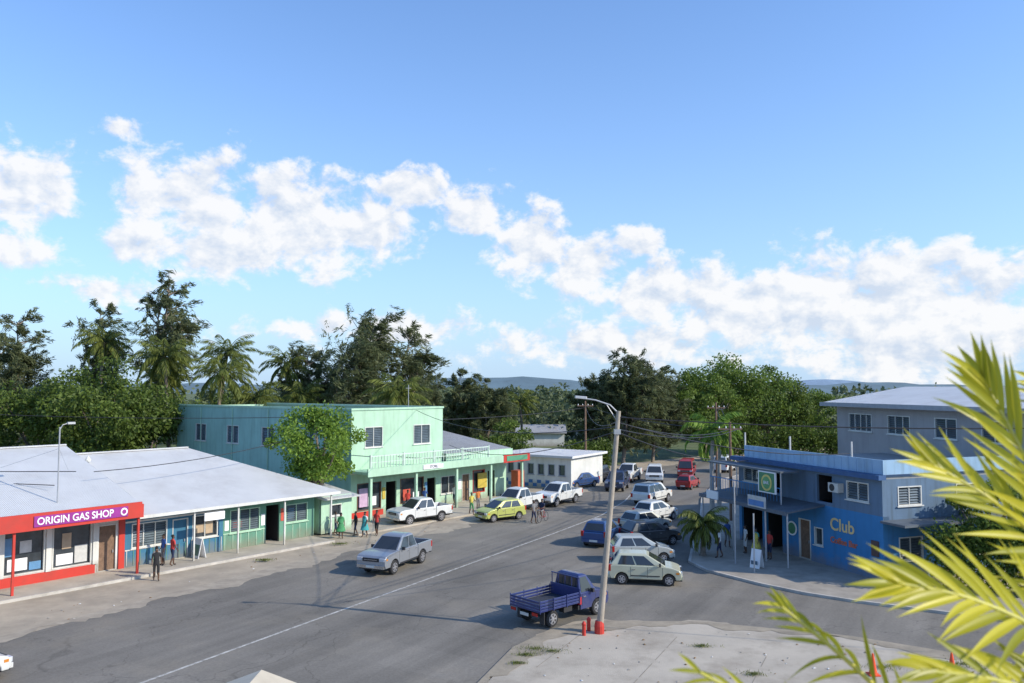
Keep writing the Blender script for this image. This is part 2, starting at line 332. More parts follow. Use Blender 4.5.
R=MB(); R.box(.9,5.9,-2.17,-2.125,3.16,3.68,magenta); 
R.box(6.9,21.9,-1.55,-1.502,2.82,2.99,white); R.build('sign_panel',E)
text('ORIGIN GAS SHOP',.50,(3.05,-2.18,3.41),(math.pi/2,0,0),signwhite,E,'sign_lettering',sx=.96,bold=.008)
R=MB(); R.lathe([(.2,-.01),(.2,.01)],signwhite,M=Matrix.Translation((5.66,-2.185,3.42))@Matrix.Rotation(math.pi/2,4,'X')); R.lathe([(.12,-.01),(.12,.014)],magenta,M=Matrix.Translation((5.66,-2.19,3.42))@Matrix.Rotation(math.pi/2,4,'X')); R.build('sign_logo',E)
R=MB()
for x in (.0,6.6): R.box(x,x+.12,-1.95,-1.83,0,3.0,red)
for x in (10.5,13.6,17.2,21.2): R.box(x,x+.09,-1.35,-1.26,0,2.98,white)
R.box(11.0,12.4,-1.7,-1.63,2.25,2.7,signwhite)
R.build('awning_posts',E)
R=MB(); R.tube([(2.6,-.8,4.0),(2.6,-.8,7.9)],.04,steel,8); R.tube([(2.6,-.8,7.75),(2.75,-.8,8.0),(3.1,-.8,8.1)],.025,steel,6); R.box(3.0,3.4,-.88,-.72,8.03,8.14,steel); R.tube([(2.6,-.8,6.8),(.6,4,5.4)],.008,steel,4); R.tube([(2.6,-.8,6.8),(4.8,3,5.2)],.008,steel,4)
R.lathe([(.16,0),(.2,.1),(.02,.35)],white,10,Matrix.Translation((7.5,6.5,5.4))); R.build('roof_mast_lamp',E)
E=empty('green_kiosk',(*fl(19.3,0),.1),rotL)
W=MB();F=MB();G=MB(); facade(W,F,G,None,0,2.6,0,2.5,[(.7,1.7,1.1,1.9,'win')],mint,white); W.box(0,2.6,.2,4,0,2.5,mint); W.build('walls',E);F.build('window_frame',E);G.build('window_glass',E)
R=MB(); slope(R,-.2,2.9,-.6,2.4,4.3,3.0,roofw); R.build('roof',E)

# ------------------------------------------------------------------ GREEN TWO STOREY BUILDING
E=empty('green_two_storey_building',(-12.2,60.6,.08),rotL)
W=MB();F=MB();G=MB()
up=9.8; ln=18.2; dp=26.5
facade(W,F,G,None,0,up,3.5,8.2,[(1.3,3.1,5.3,6.9,'louvre'),(6.4,8.3,5.3,6.9,'louvre')],mint,white)
browng=mat('brown_trim',(.16,.08,.05),.6)
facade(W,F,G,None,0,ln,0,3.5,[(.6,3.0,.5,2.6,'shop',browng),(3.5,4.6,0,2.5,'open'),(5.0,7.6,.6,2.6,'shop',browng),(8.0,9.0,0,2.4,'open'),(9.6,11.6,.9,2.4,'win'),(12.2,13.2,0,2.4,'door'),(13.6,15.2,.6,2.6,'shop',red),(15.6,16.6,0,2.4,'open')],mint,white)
W.box(.05,3.2,-.05,-.003,0,.45,red)
M=side_M(0,dp,-math.pi/2)
facade(W,F,G,M,0,dp,0,8.2,[(3.5,5.4,5.0,6.6,'louvre'),(9.0,10.9,5.0,6.6,'louvre'),(14.5,16.4,5.0,6.6,'louvre'),(20,21.9,5.0,6.6,'louvre'),(9,10.4,1.2,2.4,'win')],mint_shaded,white)
W.poly([(up,0,3.5),(up,dp,3.5),(up,dp,8.2),(up,0,8.2)],mint); W.poly([(ln,0,0),(ln,16,0),(ln,16,3.9),(ln,0,3.5)],mint)
W.poly([(up,dp,0),(0,dp,0),(0,dp,8.2),(up,dp,8.2)],mint)
W.box(.1,up-.1,.1,dp-.1,7.6,7.7,mat('flat_roof',(.3,.3,.29),.9))
for q in ((-.08,up+.08,-.08,.18),(-.08,.18,.181,dp+.05),(up-.18,up+.08,.181,dp+.05)): W.box(q[0],q[1],q[2],q[3],8.2,8.36,mint)
W.box(-.03,up+.03,-.06,-.003,3.35,3.5,white)
for yy in (5.2,11,16.6,22): W.tube([(-.06,yy,0),(-.06,yy,8.1)],.045,mint,6)
W.build('walls',E);F.build('window_frames',E);G.build('glazing',E)
R=MB(); slope(R,up+.1,ln+.3,-.3,4.35,9,5.7,roofg); slope(R,up+.1,ln+.3,9,5.7,16,3.9,roofg); R.poly([(ln,0,3.5),(ln,16,3.5),(ln,9,5.6)],mint); 
R.box(up+.05,ln+.35,-.5,-.32,3.5,4.3,mint); R.build('rear_roof',E)
R=MB()
R.box(-.3,ln+.5,-2.3,-.01,3.5,3.68,mint); R.box(-.35,15.0,-2.42,-2.31,3.36,3.95,mint); R.box(15.0,ln+.5,-2.44,-2.31,3.3,4.0,red)
R.box(15.4,ln+.1,-2.47,-2.441,3.42,3.88,mat('green_sign',(.08,.26,.15),.5)); R.build('canopy',E)
R=MB(); railm=mat('balcony_rail_paint',(.55,.66,.58),.6)
for x in np.arange(.2,13.2,.30): R.box(x,x+.04,-2.22,-2.17,3.95,4.8,railm)
R.box(0,13.3,-2.24,-2.15,4.8,4.87,railm); R.box(0,13.3,-2.23,-2.16,4.35,4.39,railm)
R.box(0,.05,-2.15,-.02,4.8,4.86,railm)
for x in (0,3.3,6.6,9.9,13.2): R.box(x,x+.1,-2.25,-2.14,3.95,4.95,railm)
R.build('balcony_railing',E)
R=MB()
for x in (.1,4.7,9.3,13.6,17.9): R.box(x,x+.2,-2.15,-1.95,0,3.5,mint)
R.box(17.5,18.4,-2.0,-1.2,.0,2.4,mat('orange_red_panel',(.5,.12,.05),.6)); R.build('canopy_columns',E)
R=MB(); R.box(5.2,7.4,-2.48,-2.43,3.5,3.85,signwhite); R.box(14.2,15.4,-.1,-.03,1.0,2.3,pyel); R.box(.8,1.6,-.05,.1,.8,2.2,mat('poster_lilac',(.5,.35,.5),.5))
R.box(3.1,3.4,-.06,-.004,1.2,2.1,pyel); R.box(7.7,7.95,-.06,-.004,1.2,2.1,pblue); R.box(11.7,12.1,-.06,-.004,1.1,2.0,signwhite); R.box(1.8,2.6,.1,.128,.8,1.5,signwhite); R.box(5.4,6.2,.1,.128,.8,1.7,pred); R.box(6.5,7.2,.1,.128,.8,1.4,signwhite); R.build('signs',E)
text('STORE',.3,(6.3,-2.49,3.67),(math.pi/2,0,0),mat('sign_ink',(.05,.05,.1),.5),E,'sign_lettering')
R=MB(); R.tube([(8.6,3,8.2),(8.6,3,10.2)],.03,steel,6); R.tube([(8.3,3,9.9),(8.9,3,9.9)],.02,steel,5); R.build('aerial',E)

# ------------------------------------------------------------------ WHITE OFFICE
E=empty('white_office_building',(-1.2,83.0,0),math.atan2(-4.5,7.1))
W=MB();F=MB();G=MB()
facade(W,F,G,None,0,8.3,0,3.1,[(x,x+.75,1.3,2.4,'win',mat('grey_frame',(.3,.32,.35),.5)) for x in (.9,2.1,3.3,4.5,5.7,6.9)],white,white)
W.poly([(8.3,0,0),(8.3,7,0),(8.3,7,3.1),(8.3,0,3.1)],white); W.poly([(0,7,0),(0,0,0),(0,0,3.1),(0,7,3.1)],white)
ck=mat('blue_check',(.05,.15,.35),.6)
for i in range(17):
    for j in range(2):
        if (i+j)%2==0: W.box(i*.49,i*.49+.46,-.02,-.002,.1+j*.35,.43+j*.35,ck)
W.build('walls',E);F.build('window_frames',E);G.build('glazing',E)
R=MB(); R.box(-.4,8.7,-.5,7.4,3.1,3.32,roofw); R.build('roof',E)

# ------------------------------------------------------------------ BLUE BAR BUILDING (right)
dr=Vector((.336,-.942)); rotR=math.atan2(dr.y,dr.x)
E=empty('blue_bar_building',(14.9,52.6,.1),rotR)
bb=wallmat('bright_blue_wall',(.045,.21,.44),.6,.5)
bb2=wallmat('pale_blue_wall',(.12,.19,.28),.65,.8)
W=MB();F=MB();G=MB(); BL=12.2
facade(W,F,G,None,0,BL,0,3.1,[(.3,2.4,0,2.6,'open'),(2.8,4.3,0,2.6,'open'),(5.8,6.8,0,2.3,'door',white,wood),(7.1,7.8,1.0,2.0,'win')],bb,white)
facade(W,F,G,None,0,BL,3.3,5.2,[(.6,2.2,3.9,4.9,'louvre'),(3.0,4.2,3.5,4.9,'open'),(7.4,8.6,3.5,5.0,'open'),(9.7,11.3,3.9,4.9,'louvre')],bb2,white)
W.box(0,BL,.0,.4,3.1,3.3,bb)
M=side_M(BL,0,math.pi/2)
facade(W,F,G,M,0,12,0,3.1,[(1,2.6,1,2.2,'louvre'),(4,5,0,2.3,'door'),(6.5,8.5,1,2.2,'louvre')],bb,white)
facade(W,F,G,M,0,12,3.1,5.2,[(1,2.6,3.8,4.8,'louvre'),(5,7,3.8,4.8,'louvre')],bb2,white)
W.poly([(0,12,0),(0,0,0),(0,0,5.2),(0,12,5.2)],bb)
W.box(.0,BL,.1,12,5.2,5.32,mat('flat_roof',(.3,.3,.29),.9))
W.build('walls',E);F.build('window_frames',E);G.build('glazing',E)
R=MB(); dkm=mat('awning_metal',(.10,.12,.14),.6,0,2,.2)
slope(R,-.6,8.0,-2.6,3.05,-.01,3.35,dkm,.1); R.box(-.6,8.0,-2.66,-2.605,2.85,3.07,mat('awning_fascia',(.10,.12,.15),.6))
R.box(-.2,BL+.3,-.5,-.01,5.2,5.45,mat('deep_blue_trim',(.03,.09,.22),.6)); R.box(-.9,6.5,-1.8,-.51,5.0,5.1,dkm)
R.box(BL+.01,BL+1.6,-.2,11,3.0,3.12,dkm)
R.build('awning',E)
R=MB()
for x in (-.4,2.9,6.0,7.9): R.tube([(x,-2.5,0),(x,-2.5,3.0)],.05,steel,8)
for x in (-.7,2.2,6.4): R.tube([(x,-1.7,3.2),(x,-1.7,5.0)],.04,steel,8)
for x in np.arange(-.7,6.4,.28): R.box(x,x+.02,-1.72,-1.70,3.35,4.1,bb)
R.box(-.7,6.4,-1.74,-1.68,4.1,4.15,bb)
R.build('awning_posts_and_rail',E)
R=MB(); lb=wallmat('light_blue_cladding',(.30,.46,.62),.6,.6)
R.box(.8,BL+.2,-.1,.0,5.46,6.2,lb); R.box(BL+.1,BL+.2,.001,11.8,5.46,6.2,lb)
for x in np.arange(1.2,BL,.55): R.box(x,x+.03,-.12,-.101,5.5,6.15,lb)
for x in (0.6,5,10): R.box(x,x+.08,.05,.13,5.32,7.0,steel)
R.build('roof_parapet',E)
R=MB(); ygreen=mat('sign_green',(.05,.2,.10),.5); ye=mat('sign_yellow',(.6,.5,.15),.5)
S1=Matrix.Translation((5.3,-1.86,4.35))@Matrix.Rotation(math.pi/2,4,'X')
R.box(4.5,6.1,-1.84,-1.76,3.75,5.0,signwhite); R.box(4.6,6.0,-1.852,-1.842,3.82,4.93,ygreen); R.lathe([(.48,-.004),(.48,.006)],ye,24,S1); R.lathe([(.36,-.004),(.36,.012)],mat('sign_mid_green',(.1,.3,.12),.5),24,S1)
R.box(4.7,6.3,-2.75,-2.67,3.0,3.65,pgrey); R.box(4.8,6.2,-2.77,-2.751,3.08,3.4,mat('sign_blue',(.08,.2,.45),.5))
R.box(.4,1.6,-2.75,-2.67,2.9,3.4,signwhite)
R.lathe([(.42,-.02),(.42,.02)],signwhite,24,Matrix.Translation((5.25,-.06,1.6))@Matrix.Rotation(math.pi/2,4,'X')); R.lathe([(.33,-.02),(.33,.026)],ygreen,24,Matrix.Translation((5.25,-.06,1.6))@Matrix.Rotation(math.pi/2,4,'X'))
R.build('sign_boards',E)
text('BAR',.26,(5.3,-1.89,4.35),(math.pi/2,0,0),signwhite,E,'sign_lettering')
text('Club',.95,(9.3,-.02,2.35),(math.pi/2,0,0),mat('sign_amber',(.75,.55,.25),.5),E,'sign_lettering',bold=.014)
text('Coffee Bar',.46,(9.4,-.02,1.5),(math.pi/2,0,0),mat('sign_red_brown',(.55,.14,.07),.5),E,'sign_lettering',bold=.01)
R=MB()
R.box(11.4,11.9,-.05,-.004,1.2,2.0,mat('poster_dark',(.1,.06,.05),.5)); R.build('posters',E)
R=MB()
plast=mat('black_plastic',(.025,.025,.028),.6)
for (a,zc) in ((2.4,4.2),(8.75,4.2)): R.box(a,a+.75,-.42,-.02,zc,zc+.5,mat('air_conditioner_case',(.5,.5,.46),.6)); R.lathe([(.2,-.01),(.2,.0)],plast,12,Matrix.Translation((a+.3,-.43,zc+.25))@Matrix.Rotation(math.pi/2,4,'X'))
R.build('air_conditioners',E)
# ------------------------------------------------------------------ GREY BUILDING
greyw=wallmat('grey_render',(.34,.33,.33),.8,.35)
dg=Vector((25.3,62)); dh=Vector((28.4,43.6))-dg
E=empty('grey_upper_building',(dg.x,dg.y,.1),math.atan2(dh.y,dh.x)); 
W=MB();F=MB();G=MB(); LL=dh.length
facade(W,F,G,None,0,LL,0,8.7,[(1.6,4.4,6.7,8.0,'louvre'),(6.2,8.6,6.7,8.0,'louvre'),(11,13,6.7,8.0,'louvre'),(15,17,6.7,8.0,'louvre')],greyw,white)
W.poly([(0,14,0),(0,0,0),(0,0,8.7),(0,14,8.7)],greyw); W.poly([(LL,0,0),(LL,14,0),(LL,14,8.7),(LL,0,8.7)],greyw)
W.build('walls',E);F.build('window_frames',E);G.build('glazing',E)
R=MB(); slope(R,-.8,LL+.8,-.9,8.75,6.5,10.0,roofw,.12); slope(R,-.8,LL+.8,6.5,10.0,14.5,8.75,roofw,.12); R.box(-.8,LL+.8,-.98,-.905,8.5,8.8,mat('grey_fascia',(.3,.31,.33),.6)); R.build('roof',E)
E=empty('porch_building',(-3.58,11.6,0),0)
R=MB(); pk=5.98; pc=mat('pale_roof_tile',(.5,.44,.34),.8,0,3,.1)
R.add([(0,0,pk),(-3,0,pk-1.1),(3,0,pk-1.1),(0,-4,pk),(-3,-4,pk-1.1),(3,-4,pk-1.1)],[(0,3,4,1),(0,2,5,3),(0,1,2),(3,5,4)],pc); R.build('roof',E)
R=MB(); R.box(-2.7,2.7,-3.8,-.15,0,pk-1.15,white); R.build('walls',E)
for i,(x,y,w_,h) in enumerate(((5,140,8,3.6),(18,160,10,4),(-35,120,14,5),(58,118,12,5.5),(52,92,10,5))):
    E=empty('shed',(x,y,0),.2*i)
    R=MB(); R.box(-w_/2,w_/2,-3,3,0,h-1.4,white); R.build('walls',E)
    R=MB(); slope(R,-w_/2-.4,w_/2+.4,-3.5,h-1.3,0,h,roofg); slope(R,-w_/2-.4,w_/2+.4,0,h,3.5,h-1.3,roofg); R.build('roof',E)

# ------------------------------------------------------------------ FOLIAGE
def leaf_obj(name,mb,P,D,S,asp,T,lm,parent=None):
    n=len(P); R_=RNG.normal(size=(n,3)); D=D/np.linalg.norm(D,axis=1,keepdims=True)
    s=np.cross(D,R_); s/=np.linalg.norm(s,axis=1,keepdims=True)
    a=P-D*(S*.5)[:,None]; c=P+D*(S*.5)[:,None]; w=(S*asp*.5)[:,None]
    V=np.stack([a,P+s*w,c,P-s*w],1).reshape(-1,3)
    nv=len(mb.v); tv=np.array(mb.v,dtype=float).reshape(-1,3)
    me=bpy.data.meshes.new(name)
    allv=np.vstack([tv,V]) if nv else V
    tf=mb.f; loops=[i for f in tf for i in f]; tot=[len(f) for f in tf]
    lv=np.concatenate([np.array(loops,dtype=np.int32),np.arange(4*n,dtype=np.int32)+nv])
    ct=np.concatenate([np.array(tot,dtype=np.int32),np.full(n,4,dtype=np.int32)])
    me.vertices.add(len(allv)); me.vertices.foreach_set('co',allv.ravel())
    me.loops.add(len(lv)); me.loops.foreach_set('vertex_index',lv)
    me.polygons.add(len(ct)); st=np.concatenate([[0],np.cumsum(ct)[:-1]]).astype(np.int32)
    me.polygons.foreach_set('loop_start',st)
    try: me.polygons.foreach_set('loop_total',ct)
    except Exception: pass
    me.update(calc_edges=True)
    for m in mb.mats: me.materials.append(m)
    me.materials.append(lm); k=len(mb.mats)
    me.polygons.foreach_set('material_index',np.concatenate([np.array(mb.m,dtype=np.int32),np.full(n,k,dtype=np.int32)]).astype(np.int32))
    at=me.attributes.new('tint','FLOAT','FACE'); at.data.foreach_set('value',np.concatenate([np.zeros(len(tf)),np.clip(T,0,1)]).astype(np.float32))
    me.validate()
    o=bpy.data.objects.new(name,me); sc.collection.objects.link(o)
    if parent: o.parent=parent
    return o
LM_dark=leafmat('leaves_mango',(.040,.070,.014),(.15,.21,.035),.35)
LM_mid=leafmat('leaves_broad',(.055,.10,.02),(.20,.28,.05),.4)
LM_bright=leafmat('leaves_bright',(.09,.17,.025),(.27,.40,.06),.4)
LM_cas=leafmat('casuarina_needles',(.075,.092,.045),(.18,.205,.085),.4)
LM_palm=leafmat('palm_leaves',(.065,.095,.02),(.27,.30,.065),.4)
LM_royal=leafmat('royal_palm_leaves',(.10,.19,.03),(.34,.48,.08),.4)
LM_far=leafmat('distant_leaves',(.065,.09,.045),(.15,.185,.085),.3)
def broad_tree(name,x,y,h,r,lm,nclump=60,leaves=230,ls=.32,base=.3,flat=.62,z0=0,trunk_r=None):
    mb=MB(); tr=trunk_r or max(.12,h*.028)
    ch=h*(1-base); cz=z0+h-ch/2
    fork=h*base*.9
    mb.tube([(x,y,z0),(x+.15,y,z0+fork*.5),(x-.1,y+.1,z0+fork)],[tr*1.35,tr,tr*.9],bark,9)
    C=[]
    for k in range(nclump):
        d=RNG.normal(size=3); d/=np.linalg.norm(d); rr=RNG.uniform(.45,1)**.6
        lump=1+.22*math.sin(3*math.atan2(d[1],d[0])+x)+.12*math.sin(5*d[2]+y)
        C.append((x+d[0]*r*rr*lump,y+d[1]*r*rr*lump,cz+d[2]*ch*.5*rr*(1+.14*RNG.normal())))
    C=np.array(C)
    for k in range(min(14,nclump)):
        e=C[k]; mb.tube([(x-.1,y+.1,z0+fork*.95),((x+e[0])/2+RNG.normal()*.3,(y+e[1])/2,z0+fork+(e[2]-z0-fork)*.6),tuple(e)],[tr*.5,tr*.28,tr*.07],bark,5)
    cr=r*.27*(60/nclump)**.33
    n=nclump*leaves; ci=np.repeat(np.arange(nclump),leaves)
    q=RNG.normal(size=(n,3)); q/=np.linalg.norm(q,axis=1,keepdims=True); q*= (RNG.uniform(0,1,n)**.45)[:,None]
    cs=RNG.uniform(.5,1.35,nclump)[ci]*cr
    P=C[ci]+q*cs[:,None]*np.array([1.15,1.15,flat+.15])
    D=q*.8+RNG.normal(size=(n,3))*.6+np.array([0,0,-.3])
    T=RNG.uniform(.1,.9,nclump)[ci]*.55+RNG.uniform(0,.45,n)
    S=RNG.uniform(.6,1.4,n)*ls
    return leaf_obj(name,mb,P,D,S,.55,T,lm)
def casuarina(name,x,y,h,r,nb=60,per=110,lean=(0,0),lm=LM_cas,low=.3,wind=.35,dense=1.0):
    """sparse feathery crown: ascending limbs, each with several drooping twig sprays"""
    mb=MB(); tr=h*.016
    stems=[]
    for k in range(3 if r>3 else 2):
        a=RNG.uniform(0,6.28); sp=r*.35*(k>0); hh=h*(1 if k==0 else RNG.uniform(.72,.92))
        P_=[np.array([x,y,0]),np.array([x+lean[0]*.2+.15,y,h*.22]),np.array([x+lean[0]*.55+math.cos(a)*sp*.5,y+lean[1]*.5+math.sin(a)*sp*.5,hh*.6]),np.array([x+lean[0]+math.cos(a)*sp,y+lean[1]+math.sin(a)*sp,hh*.95])]
        stems.append((P_,hh)); mb.tube([tuple(p) for p in P_],[tr*1.3,tr,tr*.5,tr*.08],bark,7)
    P=[];D=[];T=[]
    for k in range(nb):
        St,hh=stems[int(RNG.integers(len(stems)))]
        t=low+(1-low)*RNG.uniform(0,1)**.75
        zt=t*hh*.95; o=St[3]
        for i in range(3):
            if St[i][2]<=zt<=St[i+1][2]+1e-6: o=St[i]+(St[i+1]-St[i])*((zt-St[i][2])/(St[i+1][2]-St[i][2])); break
        az=RNG.uniform(0,2*math.pi); g_=(t-low)/(1-low)
        ln_=r*(1.0-.62*g_**1.5)*RNG.uniform(.35,1.2)*(.65+.35*min(1,g_*3))
        d=np.array([math.cos(az)+wind*.5,math.sin(az),RNG.uniform(.45,1.3)]); d/=np.linalg.norm(d)
        e=o+d*ln_; mb.tube([tuple(o),tuple((o+e)/2+np.array([0,0,-.04*ln_])),tuple(e)],[tr*.3,tr*.16,tr*.03],bark,4)
        ns=max(3,int(ln_*2.4)); n_=int(per*dense/ns*1.6)
        for j in range(ns):
            u=.35+.8*(j+RNG.uniform(0,1))/ns; c=o+d*ln_*u+RNG.normal(size=3)*ln_*.10
            sd=d*.6+RNG.normal(size=3)*.5+np.array([wind,0,.1]); sd/=np.linalg.norm(sd); L_=RNG.uniform(.6,1.6)*(.6+r*.08)
            v_=RNG.uniform(0,1,n_)
            p=c+sd*L_*v_[:,None]+RNG.normal(size=(n_,3))*.14+np.array([0,0,-.35])*(v_[:,None]**2)*L_
            P.append(p); D.append(sd+RNG.normal(size=(n_,3))*.4+np.array([0,0,-.45])); T.append(RNG.uniform(0,.6)+RNG.uniform(0,.4,n_))
    P=np.vstack(P);D=np.vstack(D);T=np.concatenate(T)
    return leaf_obj(name,mb,P,D,RNG.uniform(.35,.85,len(P)),.17,T,lm)
def palm(name,x,y,h,fl_=3.2,nf=22,lean=(.5,.2),lm=LM_palm,z0=0,tr=.17,droop=1.0,nl=34,wid=.075,bk=bark,shaft=False,wind=.0):
    mb=MB(); pts=[];rr=[]
    for i in range(9):
        t=i/8; pts.append((x+lean[0]*t*t,y+lean[1]*t*t,z0+h*t)); rr.append(tr*(1.35-.55*t) if i else tr*1.7)
    mb.tube(pts,rr,bk,10)
    top=np.array(pts[-1])
    if shaft: mb.tube([tuple(top-[0,0,.1]),tuple(top+[0,0,.9])],[tr*1.0,tr*.5],mat('crownshaft',(.16,.26,.06),.5),10)
    elif tr>.16:
        for k in range(6):
            a=k*1.05; mb.lathe([(.02,-.13),(.11,-.05),(.13,.02),(.08,.11),(.01,.13)],mat('coconut',(.16,.13,.04),.6),8,Matrix.Translation((top[0]+.25*math.cos(a),top[1]+.25*math.sin(a),top[2]-.25)))
    P=[];D=[];S=[];T=[]
    base=top+np.array([0,0,.7 if shaft else 0])
    for k in range(nf):
        az=k*2.399+RNG.normal()*.2; e0=math.radians(72-112*(k/nf)); L_=fl_*RNG.uniform(.8,1.15)
        p=base.copy(); e=e0; cur=[tuple(p)]; ns=9
        tl=[]
        for i in range(ns):
            d=np.array([math.cos(az)*math.cos(e)+wind*i/ns,math.sin(az)*math.cos(e),math.sin(e)]); d/=np.linalg.norm(d); p=p+d*L_/ns; cur.append(tuple(p)); e-=droop*(.11+.13*(i/ns)); tl.append(d)
        mb.tube(cur,[.035*(1-i/(ns+1))+.006 for i in range(ns+1)],lm,4)
        sidev=np.array([-math.sin(az),math.cos(az),0]); tt=.2+RNG.uniform(0,.6)
        for i in range(nl):
            u=.14+.86*i/nl; f=u*ns; j=min(int(f),ns-1); q=np.array(cur[j])+(np.array(cur[j+1])-np.array(cur[j]))*(f-j); d=tl[j]
            ll=fl_*.24*math.sin(math.pi*min(.98,u*.86+.12))**.6+.08
            for sg in (-1,1):
                dd=d*.6+sidev*sg*.5+np.array([0,0,-.7*droop+RNG.normal()*.15]); dd/=np.linalg.norm(dd)
                P.append(q+dd*ll/2);D.append(dd);S.append(ll);T.append(tt*.6+RNG.uniform(0,.4))
    return leaf_obj(name,mb,np.array(P),np.array(D),np.array(S),wid/(fl_*.30)*1.7,np.array(T),lm)
broad_tree('mango_tree',-38.5,76,11.4,6.4,LM_dark,80,280,.34,.2)
broad_tree('mango_tree',-47,80,10.6,6.3,LM_dark,70,260,.34,.2)
broad_tree('mango_tree',-32,86,9.0,4.0,LM_mid,40,220,.34,.2)
casuarina('casuarina_tree',-43.0,95,23.8,5.0,92,105,(1.8,0),low=.34)
casuarina('casuarina_tree',-53.5,100,20.8,4.6,80,105,(1.5,0),low=.34)
casuarina('casuarina_tree',-62.0,100,19.2,4.6,74,105,(-.5,0),low=.3)
casuarina('casuarina_tree',-68.0,106,17.0,5,60,105,(-.5,0),low=.3)
casuarina('casuarina_tree',-20.6,92,17.8,6.8,120,100,(4.6,0),low=.33,wind=.6)
casuarina('casuarina_tree',-15.0,95,17.2,5.0,66,100,(2.8,0),low=.38,wind=.6)
casuarina('casuarina_tree',-23.8,96,15.0,5.0,64,105,(-1,0),low=.3)
palm('coconut_palm',-49.5,95,15.6,4.0,24,wind=.2)
palm('coconut_palm',-36.5,85,13.4,4.1,26,(-.8,0),wind=.2)
palm('coconut_palm',-30.5,82,11.4,4.0,26,wind=.2)
palm('coconut_palm',-34,92,14.0,3.8,24,(1,0),wind=.2)
palm('coconut_palm',-28.5,86,8.8,3.6,22,(.6,.4),wind=.2)
palm('coconut_palm',-39.5,88,11.0,3.6,22,(1,.4),wind=.2)
palm('coconut_palm',-27.4,95,12.8,3.8,24,wind=.2)
palm('coconut_palm',-11.4,82,9.4,3.9,26,(-.4,0),wind=.2)
palm('coconut_palm',-23.5,90,9.0,3.6,22,(-.4,0),wind=.2)
palm('coconut_palm',1.5,112,8.0,3.6,22,(-.4,0),wind=.2)
broad_tree('shade_tree',-13.9,57.4,9.2,2.9,LM_bright,55,210,.23,.33,.8)
casuarina('casuarina_tree',-7.5,108,11.6,4.2,60,150,(.4,0),low=.12)
casuarina('casuarina_tree',-3.5,104,11.0,4.0,60,150,(.2,0),low=.12)
casuarina('casuarina_tree',-12,112,11.0,4.2,56,150,(.2,0),low=.12)
broad_tree('shade_tree',0,98,6.0,2.4,LM_mid,34,150,.28,.15)
casuarina('casuarina_tree',14.4,104,13.8,5.8,120,190,(1.2,0),low=.1)
casuarina('casuarina_tree',19.0,108,12.0,5.4,96,180,(.4,0),low=.1)
casuarina('casuarina_tree',10.8,108,10.8,4.2,70,180,(0,0),low=.1)
broad_tree('rain_tree',33,118,13.4,7.6,LM_mid,74,250,.40,.3)
broad_tree('rain_tree',27,112,12.0,5.2,LM_mid,54,230,.38,.25)
broad_tree('rain_tree',40,122,12.2,5.6,LM_dark,54,230,.38,.25)
broad_tree('shade_tree',47,125,9.0,4.6,LM_mid,44,210,.36,.2)
ptr=mat('pale_palm_trunk',(.36,.33,.29),.9,0,3,.2)
palm('royal_palm',15.6,62.5,6.0,2.8,15,(.1,0),LM_royal,tr=.16,droop=1.2,wid=.11,bk=ptr,shaft=True,wind=.3)
palm('royal_palm',17.2,66.5,5.4,2.5,14,(.1,0),LM_royal,tr=.15,droop=1.2,wid=.11,bk=ptr,shaft=True,wind=.3)
palm('date_palm',11.3,47.6,1.9,1.8,26,(.05,0),LM_palm,z0=.1,tr=.13,droop=1.2,wid=.05,nl=30)
def mass(name,rows,lm):
    P=[];D=[];T=[];S=[]
    for (x0,x1,y,h,nc,per,ls) in rows:
        for k in range(nc):
            cx=RNG.uniform(x0,x1); cy=y+RNG.normal()*8; hh=h*RNG.uniform(.6,1.08); cz=RNG.uniform(.15,.9)*hh; r=RNG.uniform(1.6,3.2)
            q=RNG.normal(size=(per,3)); q/=np.linalg.norm(q,axis=1,keepdims=True); q*=(RNG.uniform(0,1,per)**.4)[:,None]
            P.append(np.array([cx,cy,cz])+q*r*np.array([1.2,1,.8])); D.append(q+RNG.normal(size=(per,3))*.6); T.append(RNG.uniform(0,.6)+RNG.uniform(0,.4,per)); S.append(RNG.uniform(.5,1.3,per)*ls)
    return leaf_obj(name,MB(),np.vstack(P),np.vstack(D),np.concatenate(S),.6,np.concatenate(T),lm)
mass('distant_trees',[(-120,-10,150,10.5,330,60,1.0),(-15,90,155,9.4,330,60,1.0),(-150,160,230,10.6,420,50,1.4),(-95,-50,108,8.5,160,80,.6),(45,110,140,9.0,200,60,.9),(-30,60,300,11,200,40,1.6)],LM_far)
def shrub(name,x0,x1,y0,y1,h,nc,per,ls,lm):
    P=[];D=[];T=[];S=[]
    for k in range(nc):
        t=RNG.uniform(); c=np.array([x0+(x1-x0)*t,y0+(y1-y0)*t,RNG.uniform(.2,.85)*h]); r=h*.28
        q=RNG.normal(size=(per,3)); q/=np.linalg.norm(q,axis=1,keepdims=True); q*=(RNG.uniform(0,1,per)**.4)[:,None]
        P.append(c+q*r); D.append(q+RNG.normal(size=(per,3))*.6); T.append(RNG.uniform(0,.6)+RNG.uniform(0,.4,per)); S.append(RNG.uniform(.5,1.3,per)*ls)
    return leaf_obj(name,MB(),np.vstack(P),np.vstack(D),np.concatenate(S),.6,np.concatenate(T),lm)
shrub('hedge',-8,1,88,92,4.2,60,110,.35,LM_dark)
shrub('hedge',6,12,92,100,3.6,50,110,.35,LM_dark)
shrub('hedge',28,46,108,112,5,80,110,.4,LM_dark)
shrub('shrub',21.0,27,39.6,38.0,3.4,70,140,.2,LM_mid)
broad_tree('shade_tree',24.0,40.4,5.4,2.4,LM_mid,38,200,.2,.3,z0=.1)
